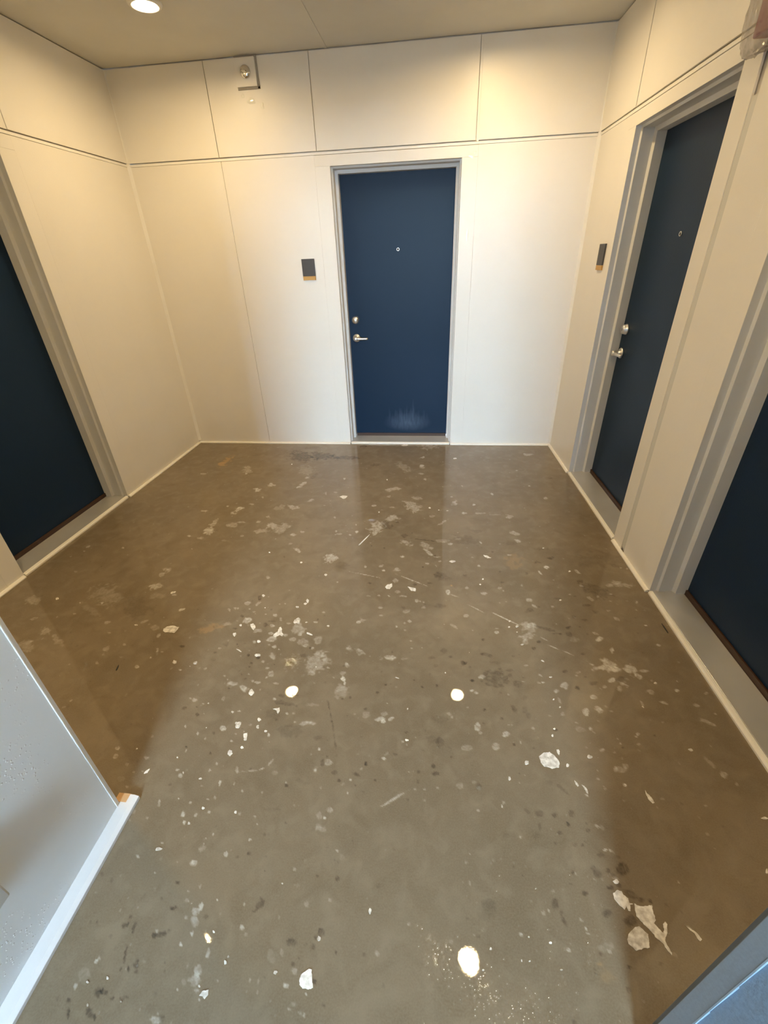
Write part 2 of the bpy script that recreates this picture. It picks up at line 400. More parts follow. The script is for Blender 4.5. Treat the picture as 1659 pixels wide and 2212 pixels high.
# dried paint, stains and one painted lamp glint on the floor: x, y, half length, half width (mm), angle, strength
SOFT='''-1538,-454,127.8,42.3,-1.59,-0.45;-1563,-517,45.5,27.4,-1.88,-0.4;-1262,-640,87.4,37.4,2.03,0.3;-1245,-712,18,12.1,2.33,0.69;-947,-917,37.5,28,2.48,0.45;-1036,-1007,33.4,23.8,2.4,0.6;-697,-901,54.9,22.7,-1.88,0.55;-693,-776,21.4,17,2.42,0.4;-374,-786,19.2,11,1.83,0.6;-1629,-732,23.3,12.8,2.95,0.4;-1321,-1356,28.2,14.2,3.03,0.5;-1068,-1332,49.7,27.5,-1.96,0.65;-1167,-1282,11.7,7.5,2.31,0.5;-1001,-1240,22.3,13.3,2.99,0.4;-1154,-1614,46.8,35.4,2.09,0.6;-1160,-1520,62.8,25.2,-1.6,0.4;-1021,-1542,42.3,27.4,2.88,0.35;-965,-1502,36.4,14.7,3.12,0.35;-850,-1493,21,14.1,2.89,0.35;-804,-1418,21.1,15.7,2.42,0.3;-670,-1275,58.4,25.7,2.75,0.4;-559,-1167,30.8,20.4,-2.35,0.35;-760,-1288,53.2,34.4,-2.11,0.2;-751,-1535,38.6,28.9,2.66,0.45;-783,-1601,43.6,29.5,-2.78,0.3;-656,-1559,67.5,38.9,-2.05,0.3;-559,-1637,23.2,19.6,-2.74,0.5;-505,-1600,15.5,10.7,2.98,0.4;-543,-1741,22.1,12.5,3.08,0.25;-475,-1811,28.4,15.4,2.41,0.45;-239,-1879,51,40,-2.58,0.5;-468,-1046,22.6,6.9,1.81,0.35;-395,-1024,14.2,12.1,2.47,0.3;-325,-1402,12.4,7.8,1.88,0.4;-255,-1613,18.7,10.7,3.13,0.3;-176,-1616,9.7,8.5,2.24,0.5;-137,-1580,13.8,8.9,1.81,0.69;-158,-1490,8.7,5.3,1.8,0.6;-199,-1548,11.4,8.3,3.05,0.35;-277,-1580,8.6,7.2,2.19,0.4;-948,-1131,15.5,8.2,2.05,0.4;-996,-1728,23.3,12.6,3.03,0.15;-1261,-1689,10.8,7,2.66,0.4;-578,-2079,23.1,17.4,2.43,0.3;-898,-1669,15.7,9.1,3.01,0.25;-1182,-1712,16.4,9.9,2.89,0.25;-734,-622,107.7,66,1.98,0.12;77,-29,37.6,25.9,3.12,0.6;313,-72,84.2,70.2,-3.11,0.3;257,-320,20.3,20,1.81,0.6;258,-502,21,15.4,1.61,0.69;260,-544,36.2,27.5,-3.11,0.3;254,-663,22.2,19.5,-3.11,0.45;292,-771,27.5,12.1,1.72,0.5;51,-949,52.4,31.4,-2.47,0.4;24,-1076,28.2,14.5,-2.43,0.3;101,-526,111.3,42.2,2.07,0.2;228,-1097,37.5,35,-3.11,0.3;206,-1225,88.8,50.1,2,0.4;69,-1243,24.3,9.8,-3.1,0.3;-73,-1227,16.4,11.5,3.11,0.5;75,-1389,46.8,41.9,3.01,0.45;-10,-1524,84.1,52.4,1.74,0.5;511,-1158,36.9,22.5,1.5,0.4;657,-1171,15,11,1.37,0.6;573,-1300,19.4,13.8,-2.99,0.45;689,-1294,46.2,10.8,-3.09,0.3;775,-1312,45.7,9.1,-3.09,0.2;882,-1326,27.4,21.6,-2.73,0.35;798,-1005,19.6,8.4,1.75,0.5;584,-880,25.3,7.1,1.95,0.35;498,-1059,10.7,9.8,1.17,0.4;1185,-232,44.6,30.1,-2.94,0.35;1042,-575,11.4,8.7,1.15,0.5;1094,-858,9,7.2,-2.6,0.5;1178,-1055,16.5,11.9,1.06,0.4;892,-1541,31.9,18.4,2.6,0.35;893,-1627,22,15,2.56,0.5;421,-1438,50.3,10.7,-2.25,0.35;356,-1352,19.3,15.1,-3.03,0.3;663,-1661,15.1,6.4,1.97,0.5;818,-1783,12,6.7,-2.99,0.6;338,-1786,43.7,16.3,2.21,0.5;323,-1715,52.1,28.5,2.63,0.3;188,-1680,47.1,28.4,2.56,0.35;420,-1654,35.2,18.9,-3.06,0.25;182,-1840,11.5,9.1,-3.1,0.4;406,-1871,9.9,7.7,-2.98,0.4;334,-1897,13.1,8.7,-3.05,0.45;386,-1918,15.1,5,2.16,0.45;631,-1902,8.8,7.4,1.11,0.4;87,-1981,11.7,9.4,3.12,0.6;155,-1969,22.6,16.7,-3.1,0.3;828,-1847,79.4,55.6,1.22,-0.2;968,-1943,22,8.5,1.98,0.5;1016,-1889,15.1,11.5,-2.54,0.5;472,-1688,15.3,11,-3,0.4;399,-1829,16.7,10.2,-3.05,0.35;519,-1629,17.6,7.6,-3.06,0.25;601,-1822,10,6.7,-2.98,0.3;450,-2147,16.4,8.3,1.52,0.6;88,-1981,10.4,7.3,-3.12,0.6;182,-1838,12.1,6.8,-3.09,0.5;85,-2199,7.2,6.5,1.94,0.5;136,-2197,11.6,7.5,2.66,0.5;208,-2195,17.9,8,-3.07,0.45;161,-2067,13.7,12.5,1.76,0.35;162,-1966,19.4,14.7,-3.1,0.35;175,-2161,18.1,11,-3.08,0.3;284,-2225,10.4,9.4,1.51,0.45;304,-2228,6.9,5.3,1.56,0.4;323,-2233,6,5.2,1.48,0.4;323,-2273,10.9,10.2,1.26,0.4;101,-2289,8.1,6.7,3.12,0.4;112,-2348,9.1,5.6,-3.1,0.35;241,-2306,22.1,11,-2.39,0.25;549,-2102,13.4,11.6,1.1,0.35;28,-2205,12,6.3,-3.1,0.3;-165,-2101,8,5.6,1.91,0.35;-28,-1951,10.8,6.6,1.77,0.5;22,-2384,21.8,12.7,2.61,0.3;5,-2403,9.4,8.2,2.04,0.35;257,-2378,7.7,6.6,1.59,0.4;196,-2418,6,4.4,1.67,0.5;234,-2392,7.6,4.4,1.64,0.35;239,-2439,9.7,8.8,-3.04,0.3;429,-2386,4.7,4.2,1.04,0.5;470,-2395,19.2,8.9,2.69,0.25;270,-2506,4.2,4.1,-2.53,0.4;278,-2550,6.7,5.3,-3.03,0.4;324,-2542,4,3.1,1.54,0.5;177,-2613,27.8,17.9,-2.94,0.5;174,-2618,17.7,7.6,-3.07,0.4;246,-2614,20.1,7.6,-3.06,0.15;-10,-2572,23.1,15.2,2.6,0.25;51,-2590,23.1,8.2,2.57,0.25;-6,-2662,12.6,7.6,2.48,0.4;-8,-2744,8.2,6.7,1.98,0.69;3,-2769,6.8,3.8,1.81,0.6;-4,-2794,37.9,16.5,-3.09,0.2;-17,-2715,12.1,9.6,1.97,0.25;639,-2141,13.2,9.7,-2.88,0.4;727,-2092,11.5,8.6,1.21,0.3;746,-2113,6.8,5.5,0.98,0.3;673,-2422,10,8.2,-2.58,0.4;678,-2396,7.5,4.4,-2.97,0.25;536,-2317,10.2,8.5,-2.75,0.25;583,-2685,12,8.5,-2.89,0.25;539,-2758,9.3,6.4,-2.92,0.5;556,-2768,9.2,4.3,-3.02,0.4;749,-2199,6,4.8,-2.61,0.35;67,-1934,19.9,10.7,-2.11,0.35;631,-1901,6.9,6,-2.35,0.4;470,-2090,7.3,5.6,-2.94,-0.6;1012,-1891,16.3,12.3,0.88,0.55;968,-1945,16.2,6.7,1.96,0.5;1176,-1922,18.9,8.3,2.01,0.5;1164,-2046,9.9,7.9,2.41,0.4;1087,-2121,6.5,4.7,-2.5,0.5;866,-2180,13.5,10.4,-2.59,0.4;851,-2060,11.7,6.9,1.29,0.25;1297,-2103,7.5,4.8,-2.7,0.5;1426,-1870,8.4,5.3,0.91,0.5;1456,-1878,7.1,4.2,0.96,0.4;1226,-2127,6.8,4.1,1.04,0.4;1361,-2003,24.6,13.5,-2.88,0.3;1394,-2024,47.4,18.2,-3,0.25;1312,-2029,18.4,10.6,-2.85,0.3;1182,-2145,15.1,9.6,1.87,0.35;975,-2223,7.2,5.3,-2.61,0.4;1405,-2160,11.1,3.5,1.17,0.5;1382,-2219,7.1,4.4,-2.72,0.6;1384,-2324,7.1,4.5,-2.6,0.6;1245,-2232,8.9,5.8,-2.68,0.3;1264,-2287,13.8,7.4,2.22,0.35;1136,-2395,11.5,7.1,2.68,0.3;1138,-2435,25.4,11.4,-2.44,0.6;1087,-2444,6.9,4.8,-2.52,0.3;1031,-2441,19,12.8,-2.72,0.15;1180,-2490,14.8,8.6,1.01,0.5;1173,-2507,7.3,4.3,1.01,0.4;1127,-2585,53.7,31.8,3.13,0.6;1158,-2601,29.7,16.8,-2.84,0.65;1085,-2600,29.2,14.4,-2.93,0.5;1217,-2602,27.7,23.7,1.15,0.6;1239,-2629,15.7,12.1,2.31,0.55;1272,-2600,19,6.9,-2.99,0.35;1122,-2658,18,9.4,-2.41,0.6;1141,-2693,34.8,11.6,0.88,0.4;1165,-2674,23.3,3.9,2.58,0.3;994,-2631,18.8,7.1,-2.7,0.4;985,-2646,7.3,5.2,-2.55,0.4;922,-2702,21.8,15.3,0.92,0.5;881,-2733,11,7.9,0.89,0.4;675,-2422,8.3,6.8,-2.58,0.35;824,-2382,47.3,34.5,1.08,0.3;841,-2358,27.5,18.1,-2.86,0.3;818,-2433,31.9,20.6,-2.88,0.3;801,-2476,14.4,9.7,1.19,0.25;831,-2657,6.7,4.3,2.28,0.5;836,-2694,6.6,3.8,-2.91,0.5;581,-2685,12.3,10,-2.68,0.3;536,-2758,9.4,7.4,-2.8,0.5;779,-2610,9.8,4.8,-2.98,0.3;755,-2696,7.1,3.9,-2.95,0.4;819,-2698,7.2,4.8,-2.81,0.3;1084,-2695,9.7,6.1,-2.74,0.3;891,-2229,17,8.2,2.31,0.35;-552,-2307,17.2,8.5,-2.01,0.4;-613,-2307,17.4,12.6,2.7,0.4;-406,-2294,8.2,5.7,2.11,0.5;-432,-2303,6.6,4.9,2.29,0.4;-582,-2349,6,4.5,2.6,0.5;-663,-2347,7.7,5.3,2.35,0.4;-646,-2348,5.8,4.1,2.43,0.35;-686,-2364,9.5,6.3,2.32,0.35;-551,-2368,7.3,4.8,2.97,0.3;-939,-2377,16.6,8.3,-2.89,0.45;-782,-2445,5.4,3.1,2.25,0.5;-433,-2387,12.5,9.5,2.35,0.5;-483,-2382,5,3.8,2.74,0.4;-566,-2432,21.1,19.5,2.79,0.6;-425,-2456,15.3,11,2.9,0.5;-210,-2418,9.1,6.1,3.07,0.5;-341,-2437,19.9,6.9,-3.1,0.4;-394,-2408,11.5,4.4,1.92,0.3;-186,-2344,10.1,7.8,2.05,0.3;4,-2403,10.9,8.3,1.85,0.3;-413,-2510,11.3,7.1,3.03,0.45;-480,-2495,19.8,12.7,-2.74,0.35;-394,-2547,21.5,15,2.94,0.6;-337,-2516,11.4,8.4,2.91,0.45;-288,-2473,37.1,30.1,2.46,0.35;-270,-2505,10.4,8.3,2.76,0.4;-294,-2538,13.2,8.4,3.07,0.35;-173,-2530,23.4,19.1,2.83,0.3;-233,-2553,25.8,20.2,2.2,0.25;-224,-2573,9.9,7.9,2.83,0.4;-475,-2569,9.4,6.8,2.35,0.5;-365,-2592,11.5,8.8,2.71,0.5;-341,-2605,5.3,4.2,2.51,0.5;-396,-2580,5.8,4.4,2.69,0.4;-354,-2648,21.4,16.1,2.32,0.4;-389,-2680,8.5,6.4,2.41,0.5;-185,-2585,6.5,5.4,2.35,0.4;-138,-2671,56.4,49.9,1.65,0.33;-117,-2631,20.3,17.1,2.25,0.3;-152,-2727,14.9,8.8,3.13,0.25;-88,-2689,9.8,4.5,2.76,0.5;-4,-2667,14.6,10.6,2.31,0.35;-10,-2563,25.1,14,2.79,0.25;37,-2593,16.6,12.8,1.85,0.2;-8,-2742,11.7,8.6,1.89,0.69;3,-2767,8,4.7,1.82,0.6;-50,-2741,4.8,3.8,2.02,0.3;-698,-2713,9.7,6.5,2.64,0.6;-715,-2732,3.6,2.2,2.35,0.5;-750,-2755,8.5,4.1,3.07,0.5;-335,-2742,14.2,10.2,2.22,0.35;-343,-2763,6.4,3.8,-2.33,0.4;-358,-2714,7.3,4.8,3.01,0.3;-431,-2752,4.4,3.2,2.69,0.3;-534,-2770,7.1,5,2.54,0.35;-513,-2787,5.4,3.7,2.79,0.4;-480,-2806,38.8,18.9,3,0.5;-421,-2823,20.2,15.7,3.01,0.65;-373,-2795,17.8,9,3.12,0.5;-399,-2788,7.4,5.4,2.79,0.5;-296,-2790,17.1,6.8,-3.11,0.35;-624,-2620,8.4,5.2,2.97,0.3;-723,-2494,58.5,32.4,-2.92,-0.3;-661,-2463,23.5,12.1,3.08,0.25;-273,-2865,7.9,6,2.81,0.6;-350,-2827,5.9,3.3,3.09,0.4;-401,-2933,7.4,2.5,-3.1,0.6;-564,-2913,3.9,2.6,2.6,0.6;-610,-2897,12,7.1,2.98,0.35;-629,-2892,5.3,3.4,2.82,0.4;-489,-2884,14.5,7.8,2.14,0.25;-202,-2928,8.4,6,2.13,0.5;-314,-2919,3.9,2.9,2.83,0.3;-9,-2807,47.3,32.5,3.12,0.18;-120,-2880,27.6,10.3,-3.09,0.15;-246,-3023,11.4,6.6,2.04,0.69;-232,-3050,4.6,2.4,2.01,0.6;-434,-3008,11.7,7.8,2.34,0.55;-347,-3015,7.7,2.1,1.97,0.6;-111,-2960,26.5,10.4,-3.09,0.35;-107,-2957,13.3,4.8,-3.08,0.4;-587,-3015,6.3,2.4,2.13,0.5;-523,-3041,6.6,2.2,2.43,0.5;-485,-3057,9.3,6,2.37,0.35;-380,-3057,7.7,5.6,2.68,0.35;-374,-3030,4.6,3.1,2.31,0.3;-541,-2954,6.1,4.1,2.79,0.4;-398,-3146,6.1,3,2.12,0.4;-316,-3160,10.5,4.6,2.04,0.3;-532,-3180,5,1.9,-3.13,0.5;-413,-3170,3.7,2.5,2.41,0.5;-512,-3198,6.4,4.1,2.77,0.35;-357,-3212,10.2,4,1.78,0.55;-306,-3208,9.1,4,1.77,0.35;-416,-3224,3.5,2.4,2.78,0.4;-268,-3229,4.8,3.2,2.24,0.4;-198,-3227,3,2.3,2.64,0.35;-376,-3265,2.9,1.9,2.84,0.5;-430,-3281,3.4,2.2,2.81,0.5;-475,-3273,3.2,2.1,2.65,0.6;-353,-3258,4.9,3.3,2.41,0.3;-438,-3316,8.3,4.3,2.23,0.6;-421,-3340,6.2,4,2.46,0.65;-354,-3302,4.1,2.8,2.81,0.5;-392,-3316,3.1,1.9,2.36,0.4;-195,-3301,4.7,3.4,2.85,0.5;-179,-3323,3.8,2.7,2.89,0.4;-277,-3331,3.9,2.7,2.86,0.3;-38,-3060,4.7,3.7,2.94,0.6;-34,-3138,5.8,4.9,2.77,0.5;7,-3106,11.6,9.5,2.93,0.3;98,-3159,3.9,3.3,3,0.5;95,-3202,5.8,4.9,2.97,0.65;45,-3259,8.4,7.2,2.81,0.3;33,-3284,6.3,5.1,2.95,0.6;18,-3280,12.2,10.4,2.32,0.2;21,-3309,10.9,7.9,3.07,0.2;-176,-3159,10.4,7.5,2.94,0.15;-124,-3188,2.6,2.1,2.61,0.5;-160,-2960,4.3,3.5,2.6,0.4;314,-2983,6.2,5.8,1.33,0.45;268,-3005,3.8,3.5,-2.96,0.4;283,-3015,3.5,3.3,1.38,0.3;195,-2848,3.6,2.3,1.68,0.5;175,-2920,22,11.9,3.11,0.5;187,-2929,12.2,10.4,-3.12,0.69;214,-2917,11.7,6.5,-2.36,0.6;187,-2897,11.1,8.8,-3.1,0.25;120,-2905,12.5,10.7,3.06,0.2;205,-3073,5.3,4.9,3.1,0.45;213,-3056,7.4,2.5,-2.16,0.25;299,-3113,3.1,2.3,-3.02,0.4;355,-3167,5.3,3.2,-3.01,0.3;322,-3169,3.8,2.2,-3.03,0.3;399,-3158,3.9,3.5,-2.53,0.3;548,-2917,16.1,11.2,1.34,0.45;656,-2942,14.6,10,-3.09,0.6;609,-2991,12.4,10.2,-2.4,0.3;515,-2840,6.3,4.9,-2.83,0.25;443,-2875,8.8,6.8,-2.91,0.3;451,-2889,10.9,7.2,-2.97,0.25;537,-2759,10,7.6,1.29,0.45;555,-2766,10.2,6.4,-2.96,0.3;473,-3142,10,8.7,-2.44,0.2;609,-3195,6.2,2.8,1.39,0.45;614,-3183,4.4,3.4,1.05,0.3;507,-3007,18.4,8.4,-3.02,0.2;702,-2970,7.1,4.5,1.82,0.35;354,-3201,5.4,5,0.86,0.25;521,-3128,7,5.1,-2.86,0.2;225,-2721,7.5,2.8,2.69,0.5;1025,-2749,13,7.5,-2.85,0.5;976,-2817,18,12,0.93,0.55;1028,-2809,18.1,16.7,1.88,0.55;1076,-2809,8.1,4.6,-2.83,0.3;1257,-2706,15.3,12.9,-2.93,0.35;1289,-2752,15.9,6.2,2.6,0.35;1203,-2762,10.1,4.3,1.82,0.35;884,-2773,11.6,5.9,1.71,0.25;882,-2838,8,5.8,-2.38,0.25;758,-2908,6.1,4.5,0.95,0.4;669,-2902,4,3.1,-2.66,0.3;986,-2975,23.7,6.5,-2.7,0.4;971,-2893,7.4,5,0.88,0.45;978,-2905,5.8,3.1,2.09,0.3;933,-2897,17,8.8,-2.92,0.15;1062,-2943,4.6,3,-2.56,0.6;1059,-2924,5.9,2.9,1.1,0.3;1138,-2899,7.6,4.6,0.83,0.4;1128,-2910,4.3,2.6,0.83,0.35;1125,-2940,4.2,2.6,0.81,0.3;1029,-3041,23.6,11.1,-2.92,0.3;1011,-3045,14.9,6.8,1.13,0.3;1051,-3026,12.1,7.7,0.78,0.3;950,-3050,4.1,3.3,2.31,0.4;957,-3110,5.3,3.6,-2.41,0.3;891,-3136,4.3,1.6,1.85,0.5;644,-3105,7,4.4,1.28,0.65;1029,-2980,4.4,2.9,-2.59,0.3;942,-3079,5.7,2.2,-2.98,0.25;1130,-3127,7.6,3.9,-2.84,0.2;1248,-2841,8,4.3,-2.81,0.25;-439,-3477,2.7,1.7,2.79,0.5;-587,-3538,3.1,1.7,2.59,0.4;-264,-3539,9.6,5.9,1.83,0.6;-270,-3552,10.8,7.4,2.7,0.45;-264,-3571,12.3,8.4,2.74,0.3;-296,-3565,2.5,1.7,2.73,0.3;-262,-3596,3.6,2.2,2.3,0.5;-281,-3621,2.8,1.9,2.67,0.6;-201,-3630,7.3,4.3,1.75,0.4;-211,-3662,10.1,7,2.64,0.35;-211,-3678,9.7,8.8,2.08,0.5;-199,-3697,7.2,3.4,3.13,0.4;-183,-3712,2.7,1.7,2.9,0.5;-247,-3701,4,1.7,2.49,0.5;-510,-3722,4.6,2.4,2.9,0.5;-488,-3674,3.7,2.7,2.45,0.5;-485,-3667,4.1,3.7,2.51,0.3;-275,-3754,12.5,5.2,3.14,0.55;-274,-3744,4.3,2.1,3.08,0.55;-359,-3601,4.5,2.2,3.08,0.4;-334,-3443,10.9,6.7,2.96,0.3;-312,-3531,6.8,3.8,3.02,0.25;-224,-3520,2.1,1.4,2.87,0.5;-318,-3510,2.8,1.7,2.95,0.3;-288,-3496,3.5,1.8,2.18,0.3;-154,-3675,2.9,1.5,3.1,0.3;-239,-3685,7.2,4.7,2.52,0.15;-502,-3699,14,10.1,2.58,0.12;-364,-3660,6.4,3.5,2.98,0.15;76,-3675,2.1,1.8,2.57,0.6;21,-3667,6.3,4.2,3.07,0.65;35,-3638,5.3,3.6,3.07,0.35;-131,-3568,10.4,7.8,2.62,0.4;-246,-3411,7.6,5.3,2.79,0.55;-335,-3441,9.4,5.4,3.01,0.4;-328,-3378,7.1,4,-2.89,0.45;-328,-3391,4.1,3.7,2.25,0.45;-310,-3364,3,2.6,2.09,0.6;-328,-3403,13,9,-2.63,0.2;-188,-3367,3.7,2.4,3.01,0.5;-25,-3428,2.3,1.6,2.06,0.5;-223,-3521,2.1,1.4,2.87,0.5;27,-3316,14.4,9.4,3.13,0.2;93,-3370,2.4,2,2.07,0.4;97,-3490,2.3,1.9,2.87,0.3;-145,-3521,2.4,1.5,2.15,0.35;-262,-3596,3.7,2.4,2.4,0.4;52,-3695,6,2.6,-3.08,0.25;30,-3708,2.3,1.7,2.89,0.4;42,-3704,2.2,1.1,-3.1,0.4;81,-3710,1.6,0.9,-3.11,0.5;-36,-3541,4.6,3.5,2.26,0.2;110,-3386,10.1,8.4,1.98,0.12;33,-3504,5.3,4.4,2.39,0.15;-44,-3685,4,2.1,2.03,0.2;71,-3707,2.6,1.3,1.91,0.3;-70,-3666,1.8,1.1,3.02,0.4;-8,-3608,8.9,5.7,2.04,0.2;-29,-3619,11.2,8.2,2.21,0.1;614,-3188,6.1,2.6,1,0.35;529,-3217,2.8,2.1,1.25,0.4;655,-3280,3.2,2,1.25,0.4;497,-3341,2.8,2.4,-2.44,0.3;900,-3292,4.5,3,-2.54,0.6;915,-3293,4.2,2.4,-2.8,0.6;923,-3295,3.5,1.9,-2.84,0.4;908,-3361,6.5,3,-2.91,0.4;793,-3482,3.2,2.1,-2.68,0.5;795,-3491,2.3,1.5,0.93,0.3;784,-3465,4.3,3.9,1.99,0.25;494,-3524,4.5,2.3,1.44,0.4;703,-3454,2.5,1.8,0.81,0.5;688,-3461,3.1,2.2,1.02,0.25;948,-3187,4.2,2.8,-2.46,0.3;895,-3228,3.6,2.8,3.14,0.3;797,-3361,3.1,2.2,0.84,0.3;839,-3522,4.3,4.2,-2.56,0.4;832,-3516,17.5,7.3,-2.95,0.12;737,-3530,4.1,2.1,-2.92,0.5;619,-3511,2.3,1.4,1.26,0.5;491,-3412,3.2,1.6,1.46,0.3;1064,-3455,9.7,1.3,2.3,0.5;806,-3549,9,4.4,-2.9,-0.3;1081,-3353,3.7,2.2,-2.57,0.4;1222,-3259,3.6,2,-2.52,0.4;816,-3572,31.6,14.3,-2.93,-0.12;1344,-2985,22.2,7.6,1.98,0.2;1368,-3026,12.9,10.1,0.54,0.4;1416,-2829,24.2,8.8,2.6,0.35;1406,-2755,13,7.1,3.01,0.35;1283,-2753,18.2,6,2.75,0.4;1365,-2691,10.6,6.3,-2.44,0.55;1294,-2661,7.8,4.8,-2.6,0.69;1387,-2643,7.5,3.8,0.95,0.4;1394,-2447,8.6,6.6,1.49,0.5;1387,-2323,7.5,4.8,-2.57,0.5;1026,-3092,5.7,3.7,-2.4,0.6;1259,-3135,6.9,3.7,-2.72,0.25;1460,-2789,5.9,3.3,-2.52,0.4;1471,-2695,8.6,4.7,-2.73,0.25;-1200,-2204,34.6,28.7,-2.96,0.5;-1200,-2055,28.4,25.8,2.86,0.4;-1218,-2104,17,12.5,-1.53,0.3;-1046,-2270,13.3,7,3.01,0.4;-1222,-2259,9.3,5.2,2.43,0.4;-942,-2379,16.6,8.3,-2.89,0.5;-1097,-2479,19.7,9.5,-2.51,0.25;-964,-2565,10.7,6.9,-1.35,0.35;-1008,-2516,24.9,14.1,2.92,0.25;-1411,-2360,8.2,7.5,-1.74,0.6;-1537,-2369,7.3,3.7,2.55,0.6;-1874,-1855,15.2,11.4,1.94,0.45;-1866,-1903,8.5,4.4,2.56,0.4;-1627,-1854,11.2,5.9,2.45,0.35;-1283,-2497,21.2,11.9,2.75,0.35;-1228,-2565,11.4,6.1,2.91,0.35;-1169,-2666,33.2,15.6,1.89,0.3;-1100,-2633,9,7.7,2.88,0.3;-916,-2657,23.4,8.2,1.94,0.4;-925,-2698,7.5,5.2,-1.32,0.6;-957,-2753,11.7,7,2.62,0.4;-716,-2731,3.8,2.5,2.53,0.6;-752,-2754,10.5,4.8,3.1,0.4;-891,-2662,8.3,4.9,2.88,0.3;-1161,-2745,11.5,5.8,2.46,0.2;-1067,-2707,21.6,5.2,-3.1,0.2;-1833,-2361,58.7,27.1,2.58,0.2;-1574,-2573,31.1,22.2,2.87,0.25;-1463,-2628,63.4,13.7,2.64,0.18;-1581,-2680,50.2,24.8,2.75,0.22;-1437,-2297,112.9,61.8,2.57,0.15;-1444,-2413,110.6,17.1,2.7,0.1;-1145,-2286,52.2,22.2,3.09,0.12;-1701,-2503,14.8,9,-2.82,0.2;-1507,-2450,8.4,4.4,2.86,0.25;-1767,-2107,12.7,6.7,2.67,0.2;-1165,-1835,7.3,4.4,2.35,0.4;-1257,-1692,12.9,7.8,2.37,0.4;-1162,-1710,21.6,14.1,2.72,0.25;-655,-3196,6.7,3.8,2.93,0.35;-673,-3147,9,5.2,2.91,0.3;-801,-3123,8.9,6.2,2.77,0.4;-788,-3154,8.5,5.6,2.71,0.4;-729,-3177,7.2,4.3,2.6,0.2;-686,-3202,5.4,3.3,2.61,0.2;-678,-3252,8.5,4.9,2.84,0.25;-713,-3229,15.8,6.9,3.09,0.15;-536,-3289,6.1,3,2.08,0.5;-532,-3298,3.6,2,2.32,0.3;-476,-3272,2.7,1.8,2.65,0.4;-459,-3402,6.8,3.6,2.79,0.5;-517,-3443,4.1,2.9,2.57,0.5;-439,-3478,2.4,1.5,2.67,0.5;-605,-3350,4.2,2.3,2.42,0.2;-607,-3325,8.6,5.2,2.68,0.15;-535,-3110,2.9,1.4,2.2,0.5;-512,-3196,6.2,4.1,2.73,0.35;-386,-3445,2.5,1.6,2.89,0.25'''
